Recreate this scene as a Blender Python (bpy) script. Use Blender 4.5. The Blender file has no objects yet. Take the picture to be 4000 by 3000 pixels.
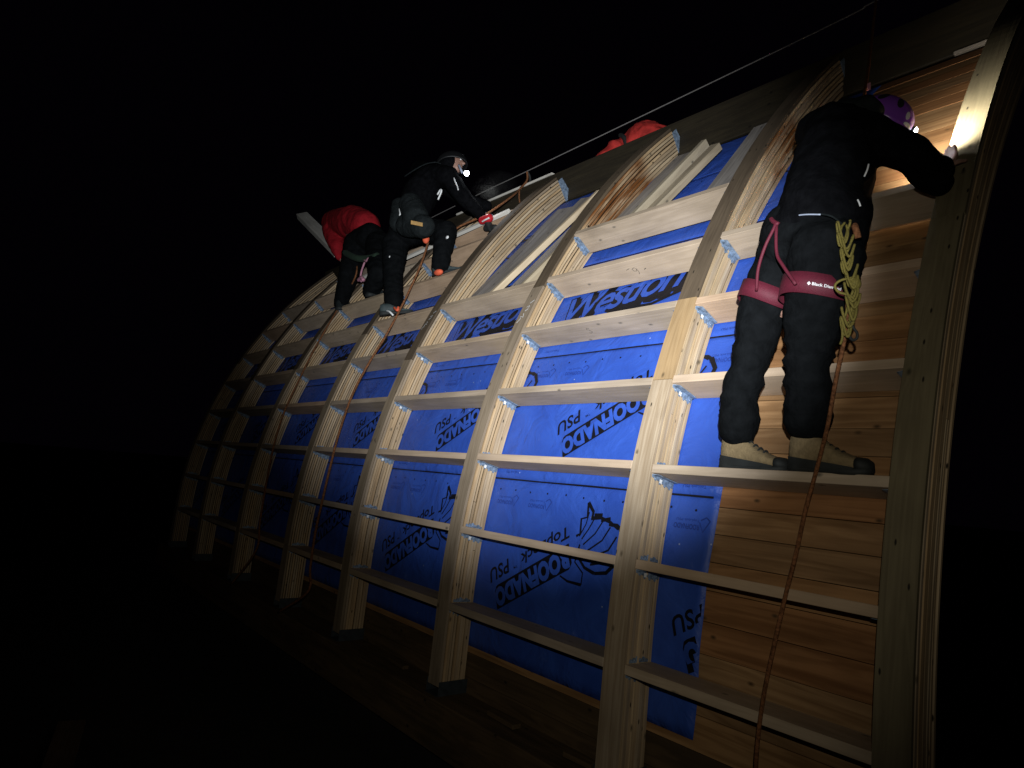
import bpy, bmesh, math, random
import numpy as np
from mathutils import Vector, Matrix, Euler, noise

scene = bpy.context.scene
col = scene.collection

# ------------------------------------------------------------------ camera, world, light, exposure
cam_d = bpy.data.cameras.new("camera")
cam = bpy.data.objects.new("camera", cam_d)
col.objects.link(cam)
CAM = Vector((1.9065, -2.3259, -0.0985))
RIGHT = Vector((0.6307, 0.7711, 0.0870))
DOWN = Vector((-0.0510, 0.1531, -0.9869))
FWD = Vector((-0.7743, 0.6180, 0.1359))
M = Matrix.Identity(4)
for i in range(3):
    M[i][0] = RIGHT[i]; M[i][1] = -DOWN[i]; M[i][2] = -FWD[i]; M[i][3] = CAM[i]
cam.matrix_world = M
cam_d.sensor_width = 36.0
cam_d.lens = 23.893
cam_d.clip_start = 0.05
cam_d.clip_end = 400
scene.camera = cam

world = bpy.data.worlds.new("World")
scene.world = world
world.use_nodes = True
bg = world.node_tree.nodes["Background"]
bg.inputs[0].default_value = (0.40, 0.22, 0.62, 1)
bg.inputs[1].default_value = 0.0011

scene.view_settings.view_transform = 'Standard'
scene.view_settings.look = 'None'
scene.view_settings.exposure = 0.0
scene.view_settings.gamma = 1.0
scene.view_settings.use_curve_mapping = False


def spot(name, loc, target, watts, size, blend, color, radius=0.02):
    d = bpy.data.lights.new(name, 'SPOT')
    d.energy = watts; d.spot_size = math.radians(size); d.spot_blend = blend
    d.color = color; d.shadow_soft_size = radius
    o = bpy.data.objects.new(name, d)
    o.location = loc
    o.rotation_euler = (Vector(target) - Vector(loc)).to_track_quat('-Z', 'Y').to_euler()
    col.objects.link(o)
    return o


# the photographer's head torch: a little above and to the right of the phone
TORCH = CAM + RIGHT * 0.02 - DOWN * 0.22 - FWD * 0.05
spot("head_torch_beam", TORCH, (-1.4290, 0.5258, 1.1540), 1480, 52, 1.0, (0.90, 0.96, 1.0), 0.016)
spot("head_torch_flood", TORCH, (-1.4220, 0.2768, 0.5917), 60, 92, 1.0, (1.0, 0.95, 0.78), 0.012)

# ------------------------------------------------------------------ helpers
rng = random.Random(5)
A0, A1, A2 = (1.3568, -0.2193, 0.0095)
DS, DEP, RW = (0.4175, 0.1741, 0.1089)
SB = -2 * DS


def th(s):
    s = np.maximum(s, SB)
    return A0 + A1 * s + A2 * s * s


_s = np.linspace(-2.5, 5.0, 3751)
_t = th(_s)
_y = np.concatenate([[0], np.cumsum((np.cos(_t[1:]) + np.cos(_t[:-1])) / 2 * np.diff(_s))])
_z = np.concatenate([[0], np.cumsum((np.sin(_t[1:]) + np.sin(_t[:-1])) / 2 * np.diff(_s))])
_y -= np.interp(0, _s, _y); _z -= np.interp(0, _s, _z)


def surf(x, s, d=0.0):
    """point of the curved roof: x along the ridge, s up the curve, d inwards"""
    t = float(th(s))
    return Vector((x, float(np.interp(s, _s, _y)) + d * math.sin(t), float(np.interp(s, _s, _z)) - d * math.cos(t)))


def dep(s):
    """depth of the ribs: they get deeper towards the ridge"""
    t = min(1.0, max(0.0, (s - 0.6) / 1.9))
    return DEP + 0.05 * t * t * (3 - 2 * t)


def tag(o, label=None, cat=None, group=None, kind=None):
    if label: o['label'] = label
    if cat: o['category'] = cat
    if group: o['group'] = group
    if kind: o['kind'] = kind
    return o


def thing(name, label, cat, loc, group=None, rot=(0, 0, 0), kind=None):
    o = bpy.data.objects.new(name, None)
    o.location = loc; o.rotation_euler = rot; o.empty_display_size = 0.1
    col.objects.link(o)
    return tag(o, label, cat, group, kind)


def mesh_of(name, verts, faces, uv=None, smooth=False):
    me = bpy.data.meshes.new(name)
    me.from_pydata([tuple(v) for v in verts], [], faces)
    if uv is not None:
        lay = me.uv_layers.new(name="UVMap")
        li = np.zeros(len(me.loops), dtype=np.int32)
        me.loops.foreach_get("vertex_index", li)
        lay.data.foreach_set("uv", np.asarray(uv, dtype=np.float32)[li].ravel())
    if smooth:
        me.polygons.foreach_set("use_smooth", [True] * len(me.polygons))
    me.update()
    return me


def link(name, me, mat=None, parent=None, loc=None):
    o = bpy.data.objects.new(name, me)
    if mat is not None and not me.materials:
        me.materials.append(mat)
    if parent is not None:
        o.parent = parent
    if loc is not None:
        o.location = loc
    col.objects.link(o)
    return o


def base_of(o):
    p = o
    while p.parent is not None:
        p = p.parent
    return p.location.copy()


def part(name, verts, faces, mat, parent, uv=None, smooth=False):
    """mesh given in world coordinates, made a child of a thing whose Empty is not rotated"""
    b = base_of(parent)
    return link(name, mesh_of(name, [Vector(v) - b for v in verts], faces, uv, smooth), mat, parent)


def solo(name, verts, faces, mat, base, uv=None, smooth=False):
    b = Vector(base)
    return link(name, mesh_of(name, [Vector(v) - b for v in verts], faces, uv, smooth), mat, None, b)


CUBE_F = [(0, 3, 2, 1), (4, 5, 6, 7), (0, 1, 5, 4), (1, 2, 6, 5), (2, 3, 7, 6), (3, 0, 4, 7)]


def bevel_box(lo, hi, bev=0.0015, axis=0):
    """local-space bevelled box -> verts, faces, uv with the grain along 'axis'"""
    bm = bmesh.new()
    vs = [bm.verts.new((lo[0] if i in (0, 3, 4, 7) else hi[0], lo[1] if i in (0, 1, 4, 5) else hi[1], lo[2] if i < 4 else hi[2])) for i in range(8)]
    for f in CUBE_F:
        bm.faces.new([vs[i] for i in f])
    bmesh.ops.recalc_face_normals(bm, faces=bm.faces)
    if bev:
        bmesh.ops.bevel(bm, geom=list(bm.edges), offset=bev, segments=1, affect='EDGES')
    bm.verts.index_update()
    v = [tuple(q.co) for q in bm.verts]
    f = [[q.index for q in p.verts] for p in bm.faces]
    bm.free()
    o = [i for i in range(3) if i != axis]
    uv = [(q[axis], q[o[0]] + q[o[1]] * 0.93) for q in v]
    return v, f, uv


def oriented_board(p0, p1, width_dir, width, thick, bev=0.002):
    """board from p0 to p1 (centre line), width along width_dir -> world verts"""
    p0, p1 = Vector(p0), Vector(p1)
    ax = (p1 - p0); L = ax.length; ax.normalize()
    wd = Vector(width_dir); wd = (wd - ax * wd.dot(ax)).normalized()
    n = ax.cross(wd)
    v, f, uv = bevel_box((0, -width / 2, -thick / 2), (L, width / 2, thick / 2), bev)
    return [p0 + ax * q[0] + wd * q[1] + n * q[2] for q in v], f, uv


def tube(points, r, sides=8, closed=False, taper=None, sub=6):
    """smooth tube through points (Catmull-Rom) -> verts, faces, uv"""
    P = [Vector(p) for p in points]
    Q = []
    n = len(P)
    if n == 2 and not closed:
        Q = [P[0].lerp(P[1], k / sub) for k in range(sub + 1)]
    else:
        rngk = range(n) if closed else range(n - 1)
        for i in rngk:
            p0 = P[(i - 1) % n] if (closed or i > 0) else P[i] * 2 - P[i + 1]
            p1 = P[i]; p2 = P[(i + 1) % n]
            p3 = P[(i + 2) % n] if (closed or i + 2 < n) else p2 * 2 - p1
            for k in range(sub):
                t = k / sub
                Q.append(0.5 * ((2 * p1) + (p2 - p0) * t + (2 * p0 - 5 * p1 + 4 * p2 - p3) * t * t + (3 * p1 - p0 - 3 * p2 + p3) * t ** 3))
        if not closed:
            Q.append(P[-1])
    m = len(Q)
    V, F, UV = [], [], []
    up = Vector((0.31, 0.52, 0.79))
    acc = 0
    for i, q in enumerate(Q):
        a = Q[(i + 1) % m] if (closed or i + 1 < m) else q
        b = Q[i - 1] if (closed or i > 0) else q
        t = (a - b)
        if t.length < 1e-9: t = Vector((0, 0, 1))
        t.normalize()
        u = up - t * up.dot(t)
        if u.length < 1e-4: u = Vector((1, 0, 0)) - t * t.x
        u.normalize(); up = u
        w = t.cross(u)
        rr = r if taper is None else r * taper(i / max(1, m - 1))
        if i: acc += (q - Q[i - 1]).length
        for k in range(sides):
            a_ = 2 * math.pi * k / sides
            V.append(q + (u * math.cos(a_) + w * math.sin(a_)) * rr)
            UV.append((acc, k / sides))
    seg = m if closed else m - 1
    for i in range(seg):
        for k in range(sides):
            j = (i + 1) % m
            F.append((i * sides + k, i * sides + (k + 1) % sides, j * sides + (k + 1) % sides, j * sides + k))
    if not closed:
        F.append(tuple(range(sides - 1, -1, -1)))
        F.append(tuple((m - 1) * sides + k for k in range(sides)))
    return V, F, UV


def merge(*parts):
    V, F, UV = [], [], []
    for p in parts:
        o = len(V)
        V += list(p[0]); F += [tuple(i + o for i in f) for f in p[1]]
        UV += list(p[2]) if len(p) > 2 and p[2] is not None else [(0, 0)] * len(p[0])
    return V, F, UV


def ellipsoid(c, r, rot=None, seg=20, rings=12):
    c = Vector(c); V, F = [], []
    R = rot if rot is not None else Matrix.Identity(3)
    for i in range(rings + 1):
        p = math.pi * i / rings
        for k in range(seg):
            a = 2 * math.pi * k / seg
            V.append(c + R @ Vector((r[0] * math.sin(p) * math.cos(a), r[1] * math.sin(p) * math.sin(a), r[2] * math.cos(p))))
    for i in range(rings):
        for k in range(seg):
            F.append((i * seg + k, (i + 1) * seg + k, (i + 1) * seg + (k + 1) % seg, i * seg + (k + 1) % seg))
    return V, F, [(0, 0)] * len(V)


# ------------------------------------------------------------------ materials
def new_mat(name):
    m = bpy.data.materials.new(name); m.use_nodes = True
    nt = m.node_tree
    return m, nt, nt.nodes["Principled BSDF"]


def N(nt, t, **kw):
    n = nt.nodes.new(t)
    for k, v in kw.items():
        if k.startswith('i_'):
            n.inputs[k[2:]].default_value = v
        else:
            setattr(n, k, v)
    return n


def plain(name, color, rough=0.6, metal=0.0, var=0.15, scale=25, bump=0.0, spec=0.5, emit=None, bscale=None):
    m, nt, b = new_mat(name)
    tc = N(nt, 'ShaderNodeTexCoord')
    nz = N(nt, 'ShaderNodeTexNoise'); nz.inputs['Scale'].default_value = scale; nz.inputs['Detail'].default_value = 5
    nt.links.new(tc.outputs['Object'], nz.inputs['Vector'])
    r = N(nt, 'ShaderNodeValToRGB')
    r.color_ramp.elements[0].position = 0.3; r.color_ramp.elements[1].position = 0.72
    r.color_ramp.elements[0].color = (*[c * (1 - var) for c in color], 1)
    r.color_ramp.elements[1].color = (*[min(1, c * (1 + var)) for c in color], 1)
    nt.links.new(nz.outputs['Fac'], r.inputs['Fac'])
    nt.links.new(r.outputs['Color'], b.inputs['Base Color'])
    b.inputs['Roughness'].default_value = rough
    b.inputs['Metallic'].default_value = metal
    b.inputs['Specular IOR Level'].default_value = spec
    if bump:
        n2 = nz
        if bscale:
            n2 = N(nt, 'ShaderNodeTexNoise'); n2.inputs['Scale'].default_value = bscale; n2.inputs['Detail'].default_value = 4
            nt.links.new(tc.outputs['Object'], n2.inputs['Vector'])
        bp = N(nt, 'ShaderNodeBump'); bp.inputs['Strength'].default_value = bump; bp.inputs['Distance'].default_value = 0.01
        nt.links.new(n2.outputs['Fac'], bp.inputs['Height']); nt.links.new(bp.outputs['Normal'], b.inputs['Normal'])
    if emit:
        b.inputs['Emission Color'].default_value = (*emit[0], 1); b.inputs['Emission Strength'].default_value = emit[1]
    return m


def wood(name, light, dark, tint, grain=(1.3, 55.0), knots=True, nails=False, stain=False, rough=0.72, tintamt=0.6, contrast=0.75, lines=True):
    m, nt, b = new_mat(name)
    L = nt.links.new
    tc = N(nt, 'ShaderNodeTexCoord'); oi = N(nt, 'ShaderNodeObjectInfo')
    mul = N(nt, 'ShaderNodeVectorMath', operation='MULTIPLY'); mul.inputs[1].default_value = (31.7, 17.3, 5.1)
    comb = N(nt, 'ShaderNodeCombineXYZ')
    for k in range(3): L(oi.outputs['Random'], comb.inputs[k])
    L(comb.outputs[0], mul.inputs[0])
    add = N(nt, 'ShaderNodeVectorMath', operation='ADD'); L(tc.outputs['UV'], add.inputs[0]); L(mul.outputs[0], add.inputs[1])

    def mapped(sx, sy, sc, det, dist):
        mp = N(nt, 'ShaderNodeMapping'); mp.inputs['Scale'].default_value = (sx, sy, 1); L(add.outputs[0], mp.inputs[0])
        nz = N(nt, 'ShaderNodeTexNoise'); nz.inputs['Scale'].default_value = sc; nz.inputs['Detail'].default_value = det; nz.inputs['Distortion'].default_value = dist
        L(mp.outputs[0], nz.inputs['Vector']); return nz
    n1 = mapped(grain[0], grain[1], 1.0, 5, 0.5)
    n2 = mapped(0.9, 11.0, 1.0, 3, 1.6)
    n3 = mapped(3.0, 6.0, 1.0, 4, 0.3)
    w = N(nt, 'ShaderNodeMath', operation='MULTIPLY'); L(n2.outputs['Fac'], w.inputs[0]); w.inputs[1].default_value = 26.0
    sn = N(nt, 'ShaderNodeMath', operation='SINE'); L(w.outputs[0], sn.inputs[0])
    rg = N(nt, 'ShaderNodeMapRange'); L(sn.outputs[0], rg.inputs[0]); rg.inputs[1].default_value = -1; rg.inputs[2].default_value = 1
    mixf = N(nt, 'ShaderNodeMix'); mixf.inputs[0].default_value = 0.24 if lines else 0.1
    L(n1.outputs['Fac'], mixf.inputs[2]); L(rg.outputs[0], mixf.inputs[3])
    rp = N(nt, 'ShaderNodeValToRGB')
    rp.color_ramp.elements[0].position = 0.22; rp.color_ramp.elements[1].position = contrast
    rp.color_ramp.elements[0].color = (*dark, 1); rp.color_ramp.elements[1].color = (*light, 1)
    L(mixf.outputs[0], rp.inputs[0])
    # blotches of weathering
    mx = N(nt, 'ShaderNodeMix', data_type='RGBA', blend_type='MULTIPLY')
    r3 = N(nt, 'ShaderNodeValToRGB'); r3.color_ramp.elements[0].color = (0.80, 0.78, 0.76, 1); r3.color_ramp.elements[1].color = (1.1, 1.08, 1.05, 1)
    r3.color_ramp.elements[0].position = 0.3; r3.color_ramp.elements[1].position = 0.62
    L(n3.outputs['Fac'], r3.inputs[0]); mx.inputs[0].default_value = 1.0
    L(rp.outputs[0], mx.inputs[6]); L(r3.outputs[0], mx.inputs[7])
    # every piece its own tint
    tn = N(nt, 'ShaderNodeMix', data_type='RGBA', blend_type='MULTIPLY')
    tr = N(nt, 'ShaderNodeValToRGB')
    cols = [(1.04, 1.03, 1.02), tint, (1.0, 0.93, 0.84), (0.74, 0.72, 0.73), (1.08, 1.0, 0.86)]
    tr.color_ramp.interpolation = 'LINEAR'
    tr.color_ramp.elements[0].color = (*cols[0], 1); tr.color_ramp.elements[1].color = (*cols[4], 1)
    for k in (1, 2, 3):
        e = tr.color_ramp.elements.new(k / 4); e.color = (*cols[k], 1)
    fr = N(nt, 'ShaderNodeMath', operation='FRACT'); m7 = N(nt, 'ShaderNodeMath', operation='MULTIPLY'); m7.inputs[1].default_value = 7.31
    L(oi.outputs['Random'], m7.inputs[0]); L(m7.outputs[0], fr.inputs[0]); L(fr.outputs[0], tr.inputs[0])
    tn.inputs[0].default_value = tintamt
    L(mx.outputs[2], tn.inputs[6]); L(tr.outputs[0], tn.inputs[7])
    last = tn.outputs[2]

    def spots(sx, sy, radius, soft, color, keep):
        nonlocal last
        mp = N(nt, 'ShaderNodeMapping'); mp.inputs['Scale'].default_value = (sx, sy, 1); L(add.outputs[0], mp.inputs[0])
        v = N(nt, 'ShaderNodeTexVoronoi', voronoi_dimensions='2D'); v.inputs['Scale'].default_value = 1.0
        L(mp.outputs[0], v.inputs['Vector'])
        sep = N(nt, 'ShaderNodeSeparateColor'); L(v.outputs['Color'], sep.inputs[0])
        k = N(nt, 'ShaderNodeMath', operation='LESS_THAN'); k.inputs[1].default_value = keep; L(sep.outputs[0], k.inputs[0])
        mr = N(nt, 'ShaderNodeMapRange'); mr.inputs[1].default_value = radius; mr.inputs[2].default_value = radius + soft; mr.inputs[3].default_value = 1; mr.inputs[4].default_value = 0
        L(v.outputs['Distance'], mr.inputs[0])
        mm = N(nt, 'ShaderNodeMath', operation='MULTIPLY'); L(mr.outputs[0], mm.inputs[0]); L(k.outputs[0], mm.inputs[1])
        mixc = N(nt, 'ShaderNodeMix', data_type='RGBA'); L(mm.outputs[0], mixc.inputs[0]); L(last, mixc.inputs[6]); mixc.inputs[7].default_value = (*color, 1)
        last = mixc.outputs[2]
    if knots: spots(6.5, 11.0, 0.03, 0.09, [c * 0.42 for c in dark], 0.14)
    if nails: spots(7.5, 22.0, 0.05, 0.05, (0.02, 0.015, 0.01), 0.16)
    if stain:
        at = N(nt, 'ShaderNodeAttribute', attribute_name='stain')
        st = mapped(3.0, 40.0, 1.0, 4, 0.4)
        mr = N(nt, 'ShaderNodeMapRange'); mr.inputs[1].default_value = 0.28; mr.inputs[2].default_value = 0.6; L(st.outputs['Fac'], mr.inputs[0])
        mm = N(nt, 'ShaderNodeMath', operation='MULTIPLY'); L(at.outputs['Fac'], mm.inputs[0]); L(mr.outputs[0], mm.inputs[1])
        mixc = N(nt, 'ShaderNodeMix', data_type='RGBA', blend_type='MULTIPLY'); L(mm.outputs[0], mixc.inputs[0]); L(last, mixc.inputs[6]); mixc.inputs[7].default_value = (0.36, 0.17, 0.06, 1)
        last = mixc.outputs[2]
    L(last, b.inputs['Base Color'])
    b.inputs['Roughness'].default_value = rough
    b.inputs['Specular IOR Level'].default_value = 0.3
    bp = N(nt, 'ShaderNodeBump'); bp.inputs['Strength'].default_value = 0.35; bp.inputs['Distance'].default_value = 0.002
    L(mixf.outputs[0], bp.inputs['Height']); L(bp.outputs['Normal'], b.inputs['Normal'])
    return m


PLY = wood("laminated_pine", (0.56, 0.46, 0.335), (0.36, 0.27, 0.175), (1.0, 0.86, 0.68), grain=(1.6, 120), nails=True, stain=True, tintamt=1.0)
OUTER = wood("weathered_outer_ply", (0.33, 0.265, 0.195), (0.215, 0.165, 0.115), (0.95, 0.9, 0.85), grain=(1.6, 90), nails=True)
TAN = wood("tan_ply", (0.40, 0.275, 0.15), (0.31, 0.205, 0.105), (1, 0.95, 0.9), grain=(1.6, 90), nails=True, tintamt=0.2)
GLUE = plain("dark_glue_line", (0.014, 0.008, 0.004), rough=0.9, var=0.4, scale=40, spec=0.1)
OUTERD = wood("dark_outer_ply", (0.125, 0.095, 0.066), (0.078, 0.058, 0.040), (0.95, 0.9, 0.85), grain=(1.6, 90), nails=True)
PINE = wood("pine_board", (0.52, 0.435, 0.345), (0.41, 0.335, 0.255), (0.98, 0.80, 0.68), grain=(1.1, 60), tintamt=1.0)
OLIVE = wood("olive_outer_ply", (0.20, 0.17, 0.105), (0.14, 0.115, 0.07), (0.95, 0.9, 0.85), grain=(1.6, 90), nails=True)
MIDW = wood("dull_tan_board", (0.40, 0.345, 0.26), (0.29, 0.24, 0.175), (1, 0.92, 0.8), grain=(1.2, 60))
GREY = wood("weathered_board", (0.36, 0.33, 0.31), (0.2, 0.18, 0.17), (0.9, 0.9, 0.95), grain=(1.2, 60))
PALE = wood("fresh_board", (0.56, 0.46, 0.34), (0.42, 0.33, 0.22), (1, 0.92, 0.8), grain=(1.2, 60))
DECK = wood("deck_board", (0.44, 0.27, 0.135), (0.22, 0.12, 0.052), (0.85, 0.62, 0.48), grain=(1.4, 34), tintamt=0.9, contrast=0.8)
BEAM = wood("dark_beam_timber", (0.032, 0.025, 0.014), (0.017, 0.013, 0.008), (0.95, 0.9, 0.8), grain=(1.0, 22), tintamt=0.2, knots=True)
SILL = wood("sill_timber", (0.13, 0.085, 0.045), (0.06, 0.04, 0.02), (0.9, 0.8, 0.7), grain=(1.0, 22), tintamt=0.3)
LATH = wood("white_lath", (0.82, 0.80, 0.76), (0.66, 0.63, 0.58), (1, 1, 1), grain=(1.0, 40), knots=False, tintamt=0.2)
GALV = plain("galvanised_steel", (0.20, 0.265, 0.36), rough=0.5, metal=0.2, var=0.55, scale=60, bump=0.25, bscale=140)
WHITE = plain("white_sticker", (0.75, 0.75, 0.76), rough=0.6, var=0.05)
INK = plain("black_ink", (0.006, 0.006, 0.01), rough=0.5, var=0.2, spec=0.3)
FAINT = plain("faint_ink", (0.016, 0.042, 0.23), rough=0.5, var=0.2, spec=0.3)
SHOEM = plain("dark_steel", (0.04, 0.05, 0.06), rough=0.6, metal=0.3, var=0.3, scale=30)
CABLE = plain("steel_cable", (0.45, 0.42, 0.40), rough=0.45, metal=0.6, var=0.3, scale=200)
BLACKC = plain("black_cloth", (0.0042, 0.0043, 0.0052), rough=0.92, var=0.35, scale=30, bump=0.5, bscale=70, spec=0.03)
BLACKP = plain("black_trouser_cloth", (0.0056, 0.0062, 0.0070), rough=0.9, var=0.3, scale=22, bump=0.5, bscale=60, spec=0.03)
GREYC = plain("charcoal_cloth", (0.014, 0.017, 0.018), rough=0.9, var=0.3, scale=30, bump=0.4, bscale=80, spec=0.06)
REDC = plain("red_jacket_cloth", (0.33, 0.011, 0.018), rough=0.85, var=0.25, scale=18, bump=0.5, bscale=40, spec=0.2)
ORED = plain("orange_red_jacket_cloth", (0.50, 0.034, 0.028), rough=0.8, var=0.3, scale=14, bump=0.6, bscale=30, spec=0.3)
MAROON = plain("maroon_webbing", (0.09, 0.004, 0.016), rough=0.7, var=0.12, scale=120, bump=0.2, bscale=300)
SKIN = plain("skin", (0.36, 0.20, 0.15), rough=0.55, var=0.08)
SUEDE = plain("tan_suede", (0.23, 0.165, 0.085), rough=0.9, var=0.2, scale=50, bump=0.3, bscale=120)
RUBBER = plain("black_rubber", (0.016, 0.018, 0.018), rough=0.75, var=0.2)
PURPLE = plain("purple_helmet_shell", (0.26, 0.07, 0.52), rough=0.28, var=0.06, scale=4)
HELMB = plain("black_helmet_shell", (0.008, 0.008, 0.009), rough=0.5, var=0.1)
REFL = plain("reflective_white", (0.85, 0.85, 0.85), rough=0.4, var=0.05)
CORD = plain("yellow_cord_sheath", (0.17, 0.135, 0.024), rough=0.8, var=0.35, scale=260, bump=0.3, bscale=400)
ROPE = plain("brown_orange_rope_sheath", (0.21, 0.085, 0.036), rough=0.85, var=0.6, scale=90, bump=0.6, bscale=240, spec=0.2)
TANP = plain("leather_patch", (0.38, 0.22, 0.07), rough=0.8, var=0.2)
ORANGE = plain("orange_sock", (0.75, 0.12, 0.05), rough=0.8, var=0.15)
GREENC = plain("dark_green_cloth", (0.012, 0.03, 0.016), rough=0.9, var=0.2)
SHOE = plain("grey_teal_shoe", (0.035, 0.05, 0.052), rough=0.7, var=0.3)
PINK = plain("pink_strap", (0.50, 0.22, 0.30), rough=0.7, var=0.2)
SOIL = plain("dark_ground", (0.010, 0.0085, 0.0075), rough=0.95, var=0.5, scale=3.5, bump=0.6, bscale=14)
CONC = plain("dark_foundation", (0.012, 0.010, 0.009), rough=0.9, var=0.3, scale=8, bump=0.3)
LENS = plain("lit_lamp_lens", (1, 1, 1), rough=0.3, var=0.0, emit=((0.86, 0.93, 1.0), 40.0))
BLUESTRAP = plain("pale_blue_strap", (0.42, 0.47, 0.6), rough=0.6, var=0.1)


def membrane_mat():
    m, nt, b = new_mat("blue_underlayment")
    L = nt.links.new
    tc = N(nt, 'ShaderNodeTexCoord')
    n1 = N(nt, 'ShaderNodeTexNoise'); n1.inputs['Scale'].default_value = 4.0; n1.inputs['Detail'].default_value = 6; L(tc.outputs['UV'], n1.inputs['Vector'])
    r = N(nt, 'ShaderNodeValToRGB'); r.color_ramp.elements[0].position = 0.3; r.color_ramp.elements[1].position = 0.7
    r.color_ramp.elements[0].color = (0.024, 0.070, 0.37, 1); r.color_ramp.elements[1].color = (0.036, 0.100, 0.47, 1)
    L(n1.outputs['Fac'], r.inputs[0])
    # scuffs and dust
    n2 = N(nt, 'ShaderNodeTexNoise'); n2.inputs['Scale'].default_value = 7.0; n2.inputs['Detail'].default_value = 8; n2.inputs['Roughness'].default_value = 0.7; L(tc.outputs['UV'], n2.inputs['Vector'])
    r2 = N(nt, 'ShaderNodeValToRGB'); r2.color_ramp.elements[0].position = 0.63; r2.color_ramp.elements[1].position = 0.8
    r2.color_ramp.elements[0].color = (0, 0, 0, 1); r2.color_ramp.elements[1].color = (0.35, 0.35, 0.35, 1)
    L(n2.outputs['Fac'], r2.inputs[0])
    mx = N(nt, 'ShaderNodeMix', data_type='RGBA'); L(r2.outputs[0], mx.inputs[0]); L(r.outputs[0], mx.inputs[6]); mx.inputs[7].default_value = (0.25, 0.33, 0.7, 1)
    # small nail heads and specks
    v = N(nt, 'ShaderNodeTexVoronoi', voronoi_dimensions='2D'); v.inputs['Scale'].default_value = 13.0; L(tc.outputs['UV'], v.inputs['Vector'])
    sep = N(nt, 'ShaderNodeSeparateColor'); L(v.outputs['Color'], sep.inputs[0])
    k = N(nt, 'ShaderNodeMath', operation='LESS_THAN'); k.inputs[1].default_value = 0.035; L(sep.outputs[0], k.inputs[0])
    ls = N(nt, 'ShaderNodeMath', operation='LESS_THAN'); ls.inputs[1].default_value = 0.05; L(v.outputs['Distance'], ls.inputs[0])
    mm = N(nt, 'ShaderNodeMath', operation='MULTIPLY'); L(k.outputs[0], mm.inputs[0]); L(ls.outputs[0], mm.inputs[1])
    mx2 = N(nt, 'ShaderNodeMix', data_type='RGBA'); L(mm.outputs[0], mx2.inputs[0]); L(mx.outputs[2], mx2.inputs[6]); mx2.inputs[7].default_value = (0.3, 0.36, 0.6, 1)
    L(mx2.outputs[2], b.inputs['Base Color'])
    b.inputs['Roughness'].default_value = 0.5
    b.inputs['Specular IOR Level'].default_value = 0.35
    bp = N(nt, 'ShaderNodeBump'); bp.inputs['Strength'].default_value = 0.6; bp.inputs['Distance'].default_value = 0.028
    n4 = N(nt, 'ShaderNodeTexNoise'); n4.inputs['Scale'].default_value = 5.0; n4.inputs['Detail'].default_value = 4; n4.inputs['Distortion'].default_value = 1.2; L(tc.outputs['UV'], n4.inputs['Vector'])
    L(n4.outputs['Fac'], bp.inputs['Height']); L(bp.outputs['Normal'], b.inputs['Normal'])
    return m


BLUE = membrane_mat()

# ------------------------------------------------------------------ the setting: ground, foundation, roof deck
GZ = -1.78
gv, gf, n = [], [], 60
for i in range(n + 1):
    for j in range(n + 1):
        # finer near the building
        u = (i / n * 2 - 1); v = (j / n * 2 - 1)
        x = math.copysign(abs(u) ** 2.2, u) * 150 - 2; y = math.copysign(abs(v) ** 2.2, v) * 150
        gv.append((x, y, GZ + 0.05 * (noise.noise(Vector((x * 0.6, y * 0.6, 0))) if abs(x) < 30 and abs(y) < 30 else 0)))
for i in range(n):
    for j in range(n):
        a = i * (n + 1) + j
        gf.append((a, a + n + 1, a + n + 2, a + 1))
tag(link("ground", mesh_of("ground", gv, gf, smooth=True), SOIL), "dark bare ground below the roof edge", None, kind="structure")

RX = [1.0760, 0.0000, -1.2707, -2.5083, -3.6161, -4.8643, -6.1481, -7.2497]          # right-hand edge of each rib, from the right-hand gable to the far left
XL, XR = -7.62, RX[0] + 0.004

v, f, uv = bevel_box((XL, -0.10, GZ - 0.1), (XR, 0.30, -1.56), 0.004)
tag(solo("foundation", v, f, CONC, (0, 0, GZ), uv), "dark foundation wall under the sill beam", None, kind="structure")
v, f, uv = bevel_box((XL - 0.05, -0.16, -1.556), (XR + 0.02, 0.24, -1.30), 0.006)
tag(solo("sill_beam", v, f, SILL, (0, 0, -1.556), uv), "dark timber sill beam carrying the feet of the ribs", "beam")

deck = thing("roof_deck", "reddish brown board deck behind the ribs", None, (0, 0, 0), kind="structure")
s = -1.345
k = 0
while s < 2.97:
    wdt = rng.uniform(0.112, 0.135)
    s1 = min(s + wdt, 3.0)
    V, F, UV = [], [], []
    xs = [XL + 0.03 + rng.uniform(-0.03, 0.03), RX[0] - RW - 0.030 + rng.uniform(-0.006, 0.004)]
    dj = rng.uniform(-0.0015, 0.0025)
    prof = [(s + 0.0012, 0.0), (s1 - 0.0018, 0.0), (s1 - 0.0018, 0.02), (s + 0.0012, 0.02)]
    for x in xs:
        for (q, d) in prof:
            V.append(surf(x, q, dep(q) + 0.0075 + dj + d)); UV.append((x, q))
    m_ = len(prof)
    for q in range(m_):
        F.append((q, (q + 1) % m_, m_ + (q + 1) % m_, m_ + q))
    F += [tuple(range(m_ - 1, -1, -1)), tuple(range(m_, 2 * m_))]
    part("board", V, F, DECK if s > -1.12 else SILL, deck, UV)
    s = s1
    k += 1

# ------------------------------------------------------------------ blue underlayment, laid in courses
LINES = [-1.052, -0.076, 0.738, 1.552, 2.366, 2.99]
XE = 0.243


def wav(x, s):
    return 0.0012 * noise.noise(Vector((x * 1.6, s * 1.8, 0.3)))


def edge_x(s):
    return XE + 0.012 * math.sin(s * 2.1 + 0.4) + 0.01 * noise.noise(Vector((s * 4, 7, 0)))


def on_sheet(x, s, lift=0.0):
    return surf(x, s, dep(s) + 0.0028 + wav(x, s) - lift)


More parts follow.
